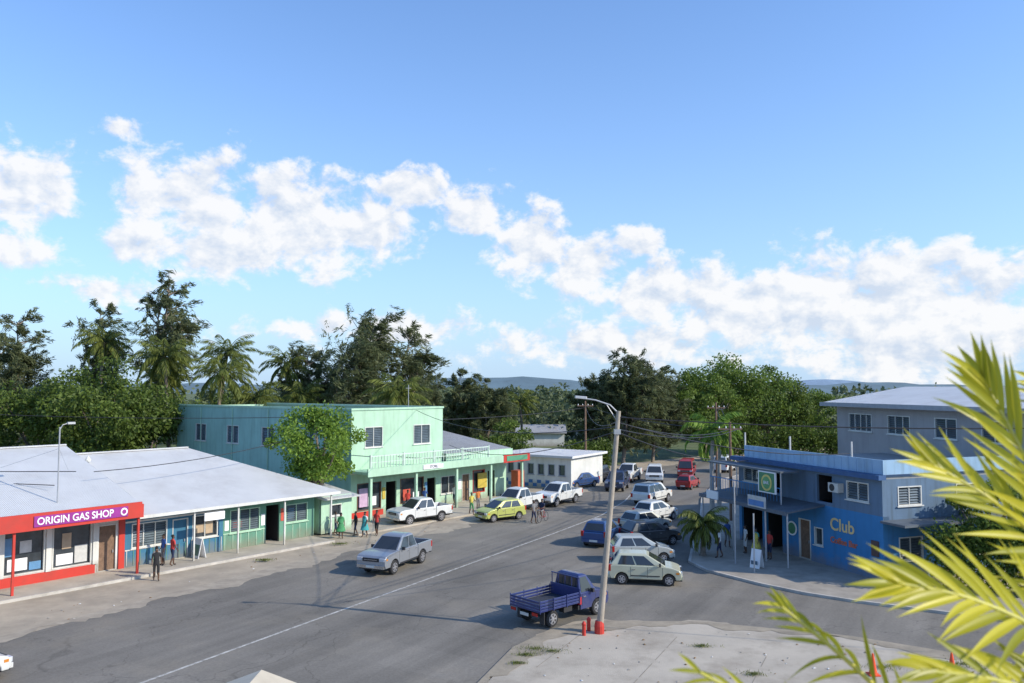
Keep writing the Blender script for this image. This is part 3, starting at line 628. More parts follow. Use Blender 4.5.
def ridge(name,y,x0,x1,hf,col):
    m=mat(name+'_hazed_foliage_%d'%y,col,1,0,.02,.2); b=MB(); N=160; vs=[];fs=[]  # hill green pushed to blue: aerial haze painted into the colour
    for i in range(N+1):
        x=x0+(x1-x0)*i/N; h=hf(x); vs+=[(x,y-120,0),(x,y,h),(x,y+300,0)]
    for i in range(N): 
        a=i*3; fs+=[(a,a+3,a+4,a+1),(a+1,a+4,a+5,a+2)]
    b.add(vs,fs,m); return b.build(name,smooth=True)
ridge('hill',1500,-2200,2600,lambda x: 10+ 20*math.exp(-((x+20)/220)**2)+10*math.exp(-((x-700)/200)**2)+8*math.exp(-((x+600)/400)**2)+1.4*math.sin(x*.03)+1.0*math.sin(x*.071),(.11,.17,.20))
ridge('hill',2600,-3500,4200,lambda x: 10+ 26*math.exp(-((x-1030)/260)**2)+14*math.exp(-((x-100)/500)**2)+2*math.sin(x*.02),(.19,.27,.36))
def grass(name,pts,h,n,lm):
    P=[];D=[]
    for (x,y,r) in pts:
        a=RNG.uniform(0,6.28,n); rr=r*np.abs(RNG.normal(size=n))*.6; P.append(np.stack([x+rr*np.cos(a)*1.5,y+rr*np.sin(a)*.7,np.full(n,.05+h*.4)],1)); D.append(RNG.normal(size=(n,3))*.6+np.array([0,0,1]))
    P=np.vstack(P);D=np.vstack(D); return leaf_obj(name,MB(),P,D,RNG.uniform(.5,1.3,len(P))*h,.14,RNG.uniform(0,1,len(P)),lm)
LM_grass=leafmat('grass_blades',(.08,.11,.025),(.24,.26,.08),.3)
grass('grass',[(.9,30.9,.5),(1.5,30.6,.45),(.5,30.2,.3),(.2,29.3,.2),(7.3,31.2,.3),(8.4,28.2,.35),(13.2,28.9,.5),(15.6,28.9,.5)],.12,260,LM_grass)
grass('grass',[(16.5,29.2,.9),(17.4,28.0,.8),(-14.3,46.4,.4),(-11.0,51.2,.5)],.16,300,LM_grass)
b=MB(); lit=[mat('litter_white',(.6,.6,.58),.6),mat('litter_leaf',(.20,.12,.05),.8),mat('litter_stone',(.3,.28,.25),.9)]
for k in range(260):
    if k%2: x=RNG.uniform(1,18); y=RNG.uniform(24,33.5)-.12*max(0,x-8)*2; z=.066
    else:
        t=RNG.uniform(); i=int(RNG.integers(2,8)); p=Vector(left_e[i]).lerp(Vector(left_e[i+1]),t)+Vector((-.85,.5))*RNG.uniform(.3,2.5); x,y=p; z=.016
    s=RNG.uniform(.02,.07); a=RNG.uniform(0,3)
    M=Matrix.Translation((x,y,z))@Matrix.Rotation(a,4,'Z')@Matrix.Rotation(RNG.normal()*.2,4,'X')
    b.add([(-s,-s*.5,0),(s,-s*.4,0),(s*.7,s*.5,0),(-s*.6,s*.6,0),(0,0,s*.5)],[(0,1,4),(1,2,4),(2,3,4),(3,0,4)],lit[int(RNG.choice([0,1,2,2,1,1]))],M)
b.build('litter')

# ------------------------------------------------------------------ VEHICLES
rimm=mat('alloy_rim',(.5,.5,.52),.35,.7); cg=mat('car_glass',(.03,.035,.04),.05,0,.5,.2,spec=.9)
lampw=mat('headlamp',(.6,.62,.65),.15,.2); lampr=mat('tail_lamp',(.4,.02,.015),.25); lampo=mat('indicator_lamp',(.6,.22,.03),.3)
plate=mat('number_plate',(.6,.6,.55),.5); chrome=mat('chrome',(.6,.6,.6),.2,.9)
def paintm(n,c,metal=.1): return mat('car_paint_'+n,c,.33,metal,2,.04,spec=.5,dirt=(.25,.22,.18,.25),coat=.5)
def wheel(mb,x,y,r,w=.22):
    M=Matrix.Translation((x,y,r))
    mb.lathe([(r*.55,-w/2),(r*.92,-w/2),(r,-w*.33),(r,w*.33),(r*.92,w/2),(r*.55,w/2)],black,22,M,'y')
    sg=1 if y>0 else -1
    mb.lathe([(r*.62,sg*(w/2-.03)),(r*.62,sg*(w/2+.004))],plast,18,M,'y')
    for k in range(6):
        Mk=M@Matrix.Rotation(k*math.pi/3,4,'Y')
        y0,y1=sorted((sg*(w/2+.004),sg*(w/2+.02)))
        mb.box(0,r*.6,y0,y1,-r*.09,r*.09,rimm,Mk)
    mb.lathe([(r*.16,sg*(w/2+.0)),(r*.16,sg*(w/2+.03))],rimm,10,M,'y')
    n=22
    for k in range(n):
        q0=2*math.pi*k/n;q1=2*math.pi*(k+1)/n; yy=sg*(w/2+.012)
        mb.poly([(r*.55*math.cos(q0),yy,r*.55*math.sin(q0)),(r*.64*math.cos(q0),yy,r*.64*math.sin(q0)),(r*.64*math.cos(q1),yy,r*.64*math.sin(q1)),(r*.55*math.cos(q1),yy,r*.55*math.sin(q1))],rimm,M)
def arch(cx,r,z0,n=9):
    R=r*1.17; s=math.asin(max(-1,min(1,(z0-r)/R))); pts=[]
    for i in range(n+1):
        a=(math.pi-s)+(s-(math.pi-s))*i/n; pts.append((cx+R*math.cos(a),r+R*math.sin(a)))
    return pts
def lerp3(a,b,t): return tuple(a[i]+(b[i]-a[i])*t for i in range(3))
def facequad(p,u0,u1,v0,v1,off):
    a,b_,c,d=p; n=(Vector(b_)-Vector(a)).cross(Vector(d)-Vector(a)).normalized()*off
    def q(u,v): return tuple(Vector(lerp3(lerp3(a,b_,u),lerp3(d,c,u),v))+n)
    return [q(u0,v0),q(u1,v0),q(u1,v1),q(u0,v1)]
def cabin(mb,gl,xr,xf,z0,xtr,xtf,z1,wb,wt,pm,splits,rearglass=True):
    zt=z1-.07
    B=[(xr,-wb,z0),(xf,-wb,z0),(xf,wb,z0),(xr,wb,z0)]; T=[(xtr,-wt,zt),(xtf,-wt,zt),(xtf,wt,zt),(xtr,wt,zt)]
    C=[(xtr+.12,-wt+.12,z1),(xtf-.16,-wt+.12,z1),(xtf-.16,wt-.12,z1),(xtr+.12,wt-.12,z1)]
    mb.add(B+T+C,[(0,3,2,1),(0,1,5,4),(1,2,6,5),(2,3,7,6),(3,0,4,7),(4,5,9,8),(5,6,10,9),(6,7,11,10),(7,4,8,11),(8,9,10,11)],pm)
    R=(B[0],B[1],T[1],T[0]); Lf=(B[2],B[3],T[3],T[2]); Fr=(B[1],B[2],T[2],T[1]); Re=(B[3],B[0],T[0],T[3])
    for (a,b_) in splits:
        gl.poly(facequad(R,a,b_,.06,.92,.012),cg); gl.poly(facequad(Lf,1-b_,1-a,.06,.92,.012),cg)
    gl.poly(facequad(Fr,.06,.94,.04,.95,.012),cg)
    if rearglass: gl.poly(facequad(Re,.08,.92,.12,.9,.012),cg)
def common(E,Lr,Lf,w,zb,bump_z,hl_z,tl_z,belt,xm,pm,grille=True,tall=False):
    d=MB()
    d.box(Lf-.04,Lf+.03,-w*.55,w*.55,hl_z-.12,hl_z+.06,plast); 
    if grille: d.box(Lf+.031,Lf+.045,-w*.45,w*.45,hl_z-.045,hl_z-.015,chrome)
    for s in (-1,1):
        y0,y1=sorted((s*w*.60,s*w*.94)); d.box(Lf-.12,Lf+.025,y0,y1,hl_z-.09,hl_z+.07,lampw); 
        y0,y1=sorted((s*w*.96,s*w*.985+s*.02)); d.box(Lf-.28,Lf-.12,y0,y1,hl_z-.06,hl_z+.04,lampo)
        y0,y1=sorted((s*w*.80,s*(w+.008))); d.box(Lr-.02,Lr+.10,y0,y1,tl_z-.16,tl_z+.16,lampr)
        y0,y1=sorted((s*(w+.0),s*(w+.18))); d.box(xm,xm+.1,y0,y1,belt+.03,belt+.19,plast)
    d.box(Lf-.1,Lf+.06,-w*.93,w*.93,bump_z-.1,bump_z+.07,pm if not tall else chrome); d.box(Lr-.06,Lr+.1,-w*.93,w*.93,bump_z-.1,bump_z+.07,pm if not tall else plast)
    d.box(Lf+.061,Lf+.068,-.26,.26,bump_z-.06,bump_z+.06,plate); d.box(Lr-.068,Lr-.061,-.26,.26,bump_z-.06,bump_z+.06,plate)
    d.box(Lf-.3,Lf+.02,-w*.8,w*.8,zb-.06,zb+.1,plast); d.box(Lr+.05,Lf-.05,-w*.7,w*.7,zb-.08,zb+.02,plast)
    d.build('lamps_bumpers_trim',E,bevel=.012,seg=1)
def seams(E,xs,w,z0,z1,handles):
    d=MB()
    for x in xs:
        for s in (-1,1):
            y0,y1=sorted((s*(w-.01),s*(w+.003))); d.box(x-.008,x+.008,y0,y1,z0,z1,plast)
    for x in handles:
        for s in (-1,1):
            y0,y1=sorted((s*(w+.001),s*(w+.03))); d.box(x,x+.16,y0,y1,z1-.14,z1-.10,chrome)
    d.build('door_seams',E)
def vehicle(name,kind,x,y,head,pm,z=.01,sc_=1.0):
    E=empty(name,(x,y,z),math.atan2(head[1],head[0])); E.scale=(sc_,)*3
    body=MB();gl=MB();wh=MB()
    if kind=='pickup':
        r=.38;w=.90;xr,xf=-1.45,1.52
        P=[(-.92,.45)]+[(1.05,.45)]+arch(xf,r,.45)+[(2.4,.45),(2.5,.62),(2.49,.95),(2.38,1.08),(2.0,1.16),(1.15,1.21),(-.92,1.16)]
        body.prism(P,-w,w,pm)
        bed=[(-2.5,.52)]+arch(xr,r,.52)+[(-.96,.52),(-.96,1.19),(-2.5,1.19)]
        body.prism(bed,-w,-w+.1,pm); body.prism(bed,w-.1,w,pm); body.box(-2.5,-2.42,-w+.1,w-.1,.52,1.19,pm); body.box(-1.02,-.96,-w+.1,w-.1,.52,1.19,pm)
        gl.box(-2.42,-1.02,-w+.1,w-.1,.66,.72,plast)
        for s in (-1,1):
            y0,y1=sorted((s*.5,s*.8)); gl.box(xr-.4,xr+.4,y0,y1,.72,.90,plast)
        cabin(body,gl,-.92,1.22,1.15,-.70,.42,1.86,.84,.66,pm,[(.05,.40),(.44,.86)])
        common(E,-2.5,2.5,w,.45,.55,.92,.95,1.14,.75,pm,tall=True)
        seams(E,(-.9,.05,1.05),w,.58,1.14,(.1,-.8))
        for s in (-1,1):
            y0,y1=sorted((s*(w+.001),s*(w+.02))); gl.box(-.9,1.0,y0,y1,.45,.53,plast)
    elif kind in('hatch','sedan','suv','van'):
        if kind=='hatch': r=.29;w=.82;Lr,Lf=-1.85,1.8;xr,xf=-1.2,1.16;belt=.95;prof=[(Lf-.1,.3),(Lf,.45),(Lf-.02,.68),(Lf-.12,.80),(Lf-.4,.90),(.95,.98),(-1.65,1.0),(Lr,.92),(Lr+.0,.5),(Lr+.1,.3)];cab=(-1.80,1.02,.975,-1.42,.14,1.54,.76,.60);spl=[(.14,.46),(.49,.82)];sm=(-.75,.1,.85)
        if kind=='sedan': r=.31;w=.86;Lr,Lf=-2.2,2.1;xr,xf=-1.38,1.38;belt=.93;prof=[(Lf-.1,.3),(Lf,.45),(Lf-.02,.66),(Lf-.15,.77),(Lf-.5,.87),(.95,.95),(-1.3,.98),(-2.05,.95),(Lr,.85),(Lr,.5),(Lr+.1,.3)];cab=(-1.65,1.1,.94,-1.0,.3,1.46,.78,.60);spl=[(.18,.48),(.51,.80)];sm=(-.95,-.05,.9)
        if kind=='suv': r=.36;w=.90;Lr,Lf=-2.2,2.15;xr,xf=-1.35,1.38;belt=1.08;prof=[(Lf-.1,.42),(Lf,.55),(Lf-.02,.92),(Lf-.2,1.02),(1.15,1.12),(-2.1,1.12),(Lr,1.0),(Lr,.55),(Lr+.1,.42)];cab=(-2.12,1.25,1.09,-1.9,.55,1.8,.85,.70);spl=[(.04,.28),(.31,.56),(.59,.86)];sm=(-1.0,.0,1.05)
        if kind=='van': r=.31;w=.85;Lr,Lf=-2.3,2.2;xr,xf=-1.3,1.5;belt=1.08;prof=[(Lf-.05,.35),(Lf,.5),(Lf,.85),(Lf-.12,1.05),(1.9,1.12),(-2.2,1.12),(Lr,1.0),(Lr,.5),(Lr+.05,.35)];cab=(-2.25,2.1,1.09,-2.15,1.45,1.93,.82,.70);spl=[(.03,.28),(.31,.56),(.6,.88)];sm=(-.7,.55,1.45)
        zb=prof[0][1]
        P=[(Lr+.1,zb)]+arch(xr,r,zb)+arch(xf,r,zb)+prof[:-1]
        body.prism(P,-w,w,pm); cabin(body,gl,*cab,pm,spl)
        common(E,Lr,Lf,w,zb,zb+.13,prof[2][1]-.02,.84 if kind!='van' else .9,belt,cab[1]-.35,pm)
        seams(E,sm,w,zb+.1,belt-.03,(sm[0]+.08,sm[1]+.08))
        for s in (-1,1):
            y0,y1=sorted((s*(w+.001),s*(w+.015))); gl.box(xr+.45,xf-.45,y0,y1,zb+.16,zb+.21,plast)
    elif kind=='truck':
        r=.35;w=.84;xr,xf=-1.35,1.45
        P=[(.35,.42),(.95,.42)]+arch(xf,r,.42)+[(2.1,.42),(2.18,.6),(2.14,.90),(1.98,1.03),(1.35,1.13),(.35,1.10)]
        body.prism(P,-w,w,pm); cabin(body,gl,.35,1.42,1.09,.42,.92,1.86,.79,.64,pm,[(.08,.78)])
        common(E,.3,2.15,w,.45,.52,.84,.8,1.06,.95,pm,tall=True)
        seams(E,(.45,1.3),w,.55,1.07,(.5,))
        wd=w+.06
        body.box(-2.2,.22,-wd,wd,.74,.84,pm)
        for s in (-1,1):
            y0,y1=sorted((s*(wd-.04),s*wd))
            for k in range(3): body.box(-2.15,.2,y0,y1,.86+k*.125,.955+k*.125,pm)
            for xx in (-2.19,-1.4,-.6,.18):
                ya,yb=sorted((s*(wd+.001),s*(wd+.035))); body.box(xx,xx+.05,ya,yb,.7,1.25,pm)
        for k in range(3): body.box(-2.21,-2.17,-wd+.04,wd-.04,.86+k*.125,.955+k*.125,pm)
        body.box(.22,.27,-wd,wd,.84,1.35,pm); 
        for yy in (-.8,-.4,0,.4,.8): body.box(.225,.265,yy-.02,yy+.02,1.35,1.76,pm)
        body.box(.22,.27,-.85,.85,1.76,1.81,pm)
        gl.box(-2.13,.2,-wd+.06,wd-.06,.842,.855,mat('truck_deck',(.03,.035,.05),.8))
        gl.box(-2.15,.9,-.42,-.32,.5,.62,plast);gl.box(-2.15,.9,.32,.42,.5,.62,plast); gl.box(-2.25,-2.21,-.8,-.5,.6,.72,lampr); gl.box(-2.25,-2.21,.5,.8,.6,.72,lampr); gl.box(-2.22,-2.19,-.25,.25,.5,.62,plate)
        gl.box(xr-.06,xr+.06,-.7,.7,r-.06,r+.06,plast); gl.box(-.6,-.1,-.75,-.45,.45,.68,plast)
        gl.box(xr-.5,xr-.46,-.82,-.55,.2,.7,plast); gl.box(xr-.5,xr-.46,.55,.82,.2,.7,plast)
    body.build('body',E,bevel=.05 if kind!='truck' else .02,seg=3); gl.build('glass_and_trim',E)
    for X in (xr,xf):
        for s in (-1,1): wheel(wh,X,s*(w-.12),r)
    wh.build('wheels',E,smooth=False)
    return E
silver=paintm('silver',(.34,.36,.39),.5); wh_=paintm('white',(.68,.69,.67)); bl=paintm('blue',(.025,.07,.20),.2); dbl=paintm('dark_blue',(.022,.036,.14),.1); cream=paintm('cream',(.50,.50,.37)); pale=paintm('pale_silver',(.48,.50,.47),.3)
lime=paintm('lime',(.44,.48,.13)); dgr=paintm('dark_grey',(.06,.065,.07),.3); rd=paintm('red',(.34,.02,.02)); nv=paintm('navy',(.03,.045,.10),.2)
vehicle('pickup_truck','pickup',-6.5,45.0,(-.40,-.917),silver)
vehicle('flatbed_truck','truck',2.15,35.3,(.74,.67),dbl,.012,1.0)
vehicle('pickup_truck','pickup',-6.9,60.0,(-.74,-.67),wh_,sc_=.97)
vehicle('parked_car','hatch',-.9,61.0,(-.8,-.6),lime)
vehicle('pickup_truck','pickup',.4,65.4,(-.60,-.8),wh_,.02)
vehicle('pickup_truck','pickup',4.0,69.2,(-.60,-.8),wh_)
vehicle('car','hatch',5.9,52.0,(.42,.9),bl,sc_=1.02)
vehicle('parked_car','hatch',6.9,41.6,(.985,-.17),cream)
vehicle('parked_car','hatch',7.5,46.7,(.99,.05),pale,sc_=.97)
vehicle('parked_car','hatch',8.9,51.6,(.93,.36),dgr)
vehicle('parked_car','hatch',9.3,55.9,(.8,.6),pale)
vehicle('parked_car','hatch',10.9,60.8,(.7,.71),wh_)
vehicle('parked_car','suv',12.2,69.8,(.6,.8),wh_)
vehicle('car','suv',15.2,85.2,(-.2,-.98),wh_)
vehicle('car','suv',10.4,79,(-.3,-.95),nv)
vehicle('pickup_truck','pickup',12.6,86.5,(-.4,-.92),wh_)
vehicle('parked_car','suv',8.6,84.8,(-.6,-.8),dgr)
vehicle('parked_car','sedan',6.8,80.8,(-.7,-.7),bl)
vehicle('bus','van',19.8,90.6,(-.3,-.95),rd)
vehicle('parked_car','van',25.6,96,(.5,.85),wh_)
vehicle('parked_car','hatch',17.6,80.0,(.5,.85),rd,sc_=.9)
vehicle('car','sedan',-19.1,26.7,(.52,.85),wh_)

# ------------------------------------------------------------------ STREET LAMP
E=empty('street_lamp',(3.55,32.9,.05)); R=MB(); pg=mat('lamp_pole',(.36,.31,.25),.85,0,2,.15,.3,30,dirt=(.2,.17,.13,.6),dirts=1.2)
R.tube([(0,0,0),(.29,0,3.0),(.58,0,6.0),(.86,0,9.0)],[.14,.125,.11,.09],pg,14)
R.tube([(.855,0,8.9),(.5,0,9.25),(-.1,0,9.45),(-.45,0,9.5)],.03,steel,8)
R.tube([(.84,0,8.5),(.35,0,9.28)],.018,steel,6)
R.box(.66,.92,-.13,.13,8.05,8.25,steel); R.tube([(.45,.11,5.0),(.7,.11,7.6)],.025,plast,6); R.build('pole',E)
R=MB(); R.add([(-.95,-.12,9.52),(-.45,-.07,9.47),(-.45,.07,9.47),(-.95,.12,9.52),(-.95,-.1,9.64),(-.45,-.06,9.60),(-.45,.06,9.60),(-.95,.1,9.64)],[(0,3,2,1),(4,5,6,7),(0,1,5,4),(1,2,6,5),(2,3,7,6),(3,0,4,7)],steel); R.build('lamp_head',E,bevel=.03)
R=MB(); R.lathe([(.2,0),(.2,.3),(.16,.5)],red,12); R.build('red_base_band',E)
for (x,y) in ((2.9,32.6),(3.15,33.2)):
    E=empty('bollard',(x,y,.05)); R=MB(); R.lathe([(.08,0),(.075,.4),(.09,.42),(.09,.48),(.03,.56)],red,12); R.build('post',E,smooth=False)
orange=mat('cone_orange',(.75,.08,.02),.5)
for (x,y) in ((12.55,28.2),(15.35,28.3)):
    E=empty('traffic_cone',(x,y,.052)); R=MB(); R.box(-.19,.19,-.19,.19,0,.04,orange); R.lathe([(.14,.04),(.10,.25),(.078,.42),(.03,.72),(.02,.73)],orange,16); R.build('cone',E,bevel=.006,seg=1)
for (x,y,h) in ((16.4,60.0,7.4),(20.5,80,8.5),(8.2,89,8.5),(12.6,45.4,4.6),(13.0,43.2,3.2)):
    E=empty('power_pole' if h>5 else 'sign_pole',(x,y,.05)); R=MB(); R.tube([(0,0,0),(0,0,h)],[.14,.09] if h>5 else [.04,.04],wood if h>5 else steel,10)
    if h>5:
        R.box(-.9,.9,-.06,.06,h-.6,h-.48,wood)
        for xx in (-.8,-.3,.3,.8): R.lathe([(.04,h-.48),(.05,h-.4),(.02,h-.33)],signwhite,8,Matrix.Translation((xx,0,0)))
    R.build('pole',E)
def wire(pts_,name='power_line',r=.012,sag=.5):
    R=MB()
    for a,c in pts_:
        a=Vector(a);c=Vector(c); P=[]
        for i in range(13):
            t=i/12; p=a.lerp(c,t); p.z-=sag*4*t*(1-t); P.append(p)
        R.tube(P,r,plast,4)
    R.build(name)
top=(4.3,32.9,8.6)
wire([(top,(16.4,60,6.9)),((4.35,32.9,8.3),(17,60,6.9)),(top,(19,45,6.3)),((4.3,32.9,8.8),(30,26,9.2)),((4.3,32.9,8.2),(16,52.4,5.3))],r=.022)
wire([(top,(8.2,89,8.0)),((4.3,32.9,8.4),(-8,66,8.2)),((4.3,32.9,8.2),(-5.5,70,5.0))],r=.02,sag=.9)
wire([((16.4,60,6.9),(20.5,80,8)),((17,60,6.9),(21,80,8)),((20.5,80,8),(30,110,8)),((8.2,89,8),(16.4,60,6.9))],r=.03)
wire([((-23.0,42.2,5.6),(-60,30,9.0)),((-12.2,61,7.6),(-23,44,5.4)),((-24,42,4.9),(-70,45,8.5)),((-12.2,61,7.9),(-50,52,9.2))],sag=.6,r=.022)
wire([((-12,61,7.5),(8.2,89,7.8)),((-9,63,4.6),(-2,72,4.5))],sag=.4,r=.028)
E=empty('sandwich_board',(-18.3,47.0,.13),math.radians(-40)); R=MB()
bf=[(0,1,2,3),(7,6,5,4),(0,4,5,1),(1,5,6,2),(2,6,7,3),(3,7,4,0)]
R.add([(-.4,-.25,0),(.4,-.25,0),(.4,-.03,1.1),(-.4,-.03,1.1),(-.4,-.22,0),(.4,-.22,0),(.4,0,1.1),(-.4,0,1.1)],bf,signwhite)
R.add([(-.4,.25,0),(.4,.25,0),(.4,.03,1.1),(-.4,.03,1.1),(-.4,.22,0),(.4,.22,0),(.4,.003,1.1),(-.4,.003,1.1)],bf,signwhite)
R.add([(-.32,-.242,.15),(.32,-.242,.15),(.32,-.11,.75),(-.32,-.11,.75)],[(0,1,2,3)],greenp); R.build('boards',E)
E=empty('sandwich_board',(13.5,44.4,.12),math.radians(-50)); R=MB()
R.add([(-.3,-.25,0),(.3,-.25,0),(.3,-.02,1.0),(-.3,-.02,1.0),(-.3,-.22,0),(.3,-.22,0),(.3,0,1.0),(-.3,0,1.0)],bf,signwhite)
R.add([(-.3,.25,0),(.3,.25,0),(.3,.03,1.0),(-.3,.03,1.0),(-.3,.22,0),(.3,.22,0),(.3,.003,1.0),(-.3,.003,1.0)],bf,signwhite); R.box(-.2,.2,-.262,-.252,.2,.4,bluep); R.build('boards',E)

# ------------------------------------------------------------------ PEOPLE
skinm=mat('skin',(.11,.058,.035),.55,0,8,.08); hairm=mat('hair',(.012,.01,.009),.9); shoe=mat('sandal',(.05,.04,.035),.8); eye=mat('eye_white',(.6,.58,.55),.4)
def cloth(n,c): return mat('cloth_'+n,c,.9,0,10,.12,.2,60)
def person(x,y,head,h,shirt,legs,stride=.0,z=.12,skirt=None,arms=(0,0),long=False,sit=False,name='person'):
    E=empty(name,(x,y,z),math.atan2(head[1],head[0]))
    V=[];Ed=[];Rd=[]
    def v(p,r,par=None):
        V.append(p);Rd.append(r if isinstance(r,tuple) else (r,r)); 
        if par is not None: Ed.append((par,len(V)-1))
        return len(V)-1
    hz=.92
    p=v((0,0,hz),(.10,.145)); s1=v((0,0,1.10),(.095,.125),p); s2=v((0,0,1.30),(.11,.16),s1); nk=v((-.005,0,1.455),.055,s2); hd=v((.012,0,1.53),(.075,.062),nk); hm=v((.018,0,1.60),(.098,.078),hd); ht=v((.008,0,1.675),(.07,.058),hm)
    hands=[]
    for sd,am in ((1,arms[0]),(-1,arms[1])):
        sh=v((0,sd*.175,1.395),.058,s2)
        sw=stride*.5*(-sd)
        if am==0: el=(sw*.4-.02,sd*.215,1.12); wr=(sw+.06,sd*.225,.90)
        elif am==1: el=(.04,sd*.22,1.12); wr=(.27,sd*.18,1.08)
        else: el=(.10,sd*.24,1.32); wr=(.16,sd*.10,1.52)
        e=v(el,.042,sh); w=v(wr,.027,e); dr_=(Vector(wr)-Vector(el)).normalized(); pl=Vector(wr)+dr_*.06; v(tuple(pl),(.034,.02),w); hands.append((pl,dr_,sd))
        hp=v((0,sd*.088,.86),.088,p)
        st=stride*sd
        if sit: kn=(.42,sd*.14,.86); an=(.36,sd*.15,.45); to=(.5,sd*.15,.40)
        else: kn=(st*.5+.03,sd*.095,.48); an=(st-.02 if st>=0 else st-.04,sd*.095,.08+(.06 if st<0 else 0)); to=(an[0]+.15,sd*.105,.035)
        k=v(kn,.06,hp); a=v(an,.038,k); v(to,(.042,.03),a)
    me=bpy.data.meshes.new('sk'); me.from_pydata(V,Ed,[]); o=bpy.data.objects.new('sk',me); sc.collection.objects.link(o)
    sk=o.modifiers.new('s','SKIN'); sk.use_smooth_shade=True; ss=o.modifiers.new('ss','SUBSURF'); ss.levels=1; ss.render_levels=1
    for i,r in enumerate(Rd): me.skin_vertices[0].data[i].radius=r
    for i in range(len(V)): me.skin_vertices[0].data[i].use_root=(i==0)
    dg_=bpy.context.evaluated_depsgraph_get(); ev=o.evaluated_get(dg_); m2=bpy.data.meshes.new_from_object(ev)
    bpy.data.objects.remove(o)
    m2.materials.clear()
    for m_ in (skinm,shirt,legs,hairm,shoe,eye): m2.materials.append(m_)
    for f in m2.polygons:
        c=f.center; arm=abs(c.y)>.19 or (c.x>.13 and c.z>.98)
        if c.z>1.46: k=3 if (c.z>1.645 or (c.x<-.02 and c.z>1.53)) else 0
        elif c.z>.93 or (arm and c.z>.75 and not sit): k=0 if (arm and c.z<1.2) else 1
        elif c.z>(.1 if long else (.45 if not sit else .84)): k=2
        elif c.z>.085 or sit: k=0
        else: k=4
        f.material_index=k; f.use_smooth=True
    D=MB(); 
    def blob(cx,cy,cz,rx,ry,rz,m_,n=8):
        D.lathe([(.25,-.95),(.75,-.62),(1,0),(.75,.62),(.25,.95)],m_,n,Matrix.Translation((cx,cy,cz))@Matrix.Diagonal((rx,ry,rz,1)))
    blob(.115,0,1.585,.018,.014,.024,skinm); blob(.098,.03,1.612,.011,.014,.008,eye);blob(.098,-.03,1.612,.011,.014,.008,eye)
    blob(.104,.03,1.612,.006,.006,.006,hairm);blob(.104,-.03,1.612,.006,.006,.006,hairm); blob(.103,0,1.547,.01,.026,.008,mat('lips',(.12,.04,.035),.5))
    blob(.01,.083,1.595,.018,.01,.028,skinm);blob(.01,-.083,1.595,.018,.01,.028,skinm)
    blob(-.015,0,1.655,.10,.09,.075,hairm,12)
    for pl,dd,sd in hands:
        side=Vector((1,0,0)) if abs(dd.x)<.6 else Vector((0,0,1)); side=(side-dd*side.dot(dd)).normalized(); cur=Vector((0,-sd,0))
        for i,lf in enumerate((.062,.074,.068,.052)):
            b0=pl+dd*.015+side*(.024-.016*i); D.tube([b0,b0+dd*lf*.55+cur*.006,b0+dd*lf*.95+cur*.024],[.0085,.0078,.006],skinm,5)
        b0=pl-dd*.03+side*.02; D.tube([b0,b0+side*.028+dd*.025,b0+side*.03+dd*.055+cur*.01],[.01,.009,.007],skinm,5)
    if skirt:
        D.lathe([(.32,.5),(.25,.75),(.165,.98),(.15,1.05)],skirt,16,Matrix.Diagonal((.85,1,1,1)))
        D.lathe([(.15,1.05),(.19,1.28),(.14,1.42)],skirt,16,Matrix.Diagonal((.75,1.05,1,1)))
    D.build('face_and_hands',E,smooth=True)
    ob=bpy.data.objects.new('body',m2); sc.collection.objects.link(ob); ob.parent=E
    E.scale=(h/1.72,)*3
    return E
c_black=cloth('black',(.02,.02,.022)); c_red=cloth('red',(.5,.05,.04)); c_white=cloth('white',(.65,.65,.63)); c_blue=cloth('blue',(.05,.12,.35)); c_green=cloth('green',(.06,.25,.1)); c_navy=cloth('navy',(.02,.03,.07)); c_or=cloth('orange',(.6,.2,.05)); c_grey=cloth('grey',(.2,.2,.2)); c_yel=cloth('yellow',(.6,.5,.1)); c_teal=cloth('teal',(.05,.3,.3))
person(-18.5,41.9,(.5,-.8),1.72,c_black,c_black,.12,.0)
person(-18.9,42.8,(.5,-.8),1.6,c_grey,c_black,-.1,.0,long=True)
person(-18.9,44.8,(.6,.8),1.72,c_red,c_navy,.15,.12,arms=(1,0))
person(-19.5,45.0,(-.6,-.7),1.72,c_blue,c_grey,0,.12)
for (x,y,hd_,hh,a,b_,s,k) in ((-11.4,53.5,(.3,-.9),1.7,c_green,c_green,.05,c_green),(-10.6,54.4,(-.8,-.5),1.65,c_black,c_navy,.15,None),(-9.9,54.0,(-.5,-.8),1.68,c_white,c_teal,-.12,c_teal),(-9.2,54.6,(-.3,-.9),1.7,c_red,c_black,.1,None),(-12.0,54.6,(.8,.2),1.62,c_grey,c_navy,.1,None)):
    person(x,y,hd_,hh,a,b_,s,.0,skirt=k)
person(-4.9,68.2,(-.4,-.9),1.7,c_white,c_navy,.1,.1); person(-3.2,63.4,(.6,-.8),1.75,c_yel,c_green,.12,.0,arms=(1,0)); person(-2.8,66.2,(.6,-.8),1.7,c_or,c_grey,0,.0)
person(1.6,59.3,(.7,-.6),1.72,c_grey,c_navy,.15,.0); person(-8.4,64.6,(.2,-.9),1.7,c_red,c_black,0,.1); person(-7.2,66.1,(-.2,-.9),1.7,c_blue,c_grey,.1,.1)
person(12.1,46.9,(-.6,.3),1.75,c_white,c_navy,.12,.11); person(14.0,48.2,(-.9,-.1),1.7,c_white,c_white,0,.11); person(13.4,50.0,(.2,-.9),1.7,c_blue,c_grey,.1,.11); person(14.9,46.5,(-.8,-.4),1.7,c_red,c_navy,0,.11); person(14.4,47.4,(-.8,-.4),1.66,c_teal,c_black,0,.11,skirt=c_yel)
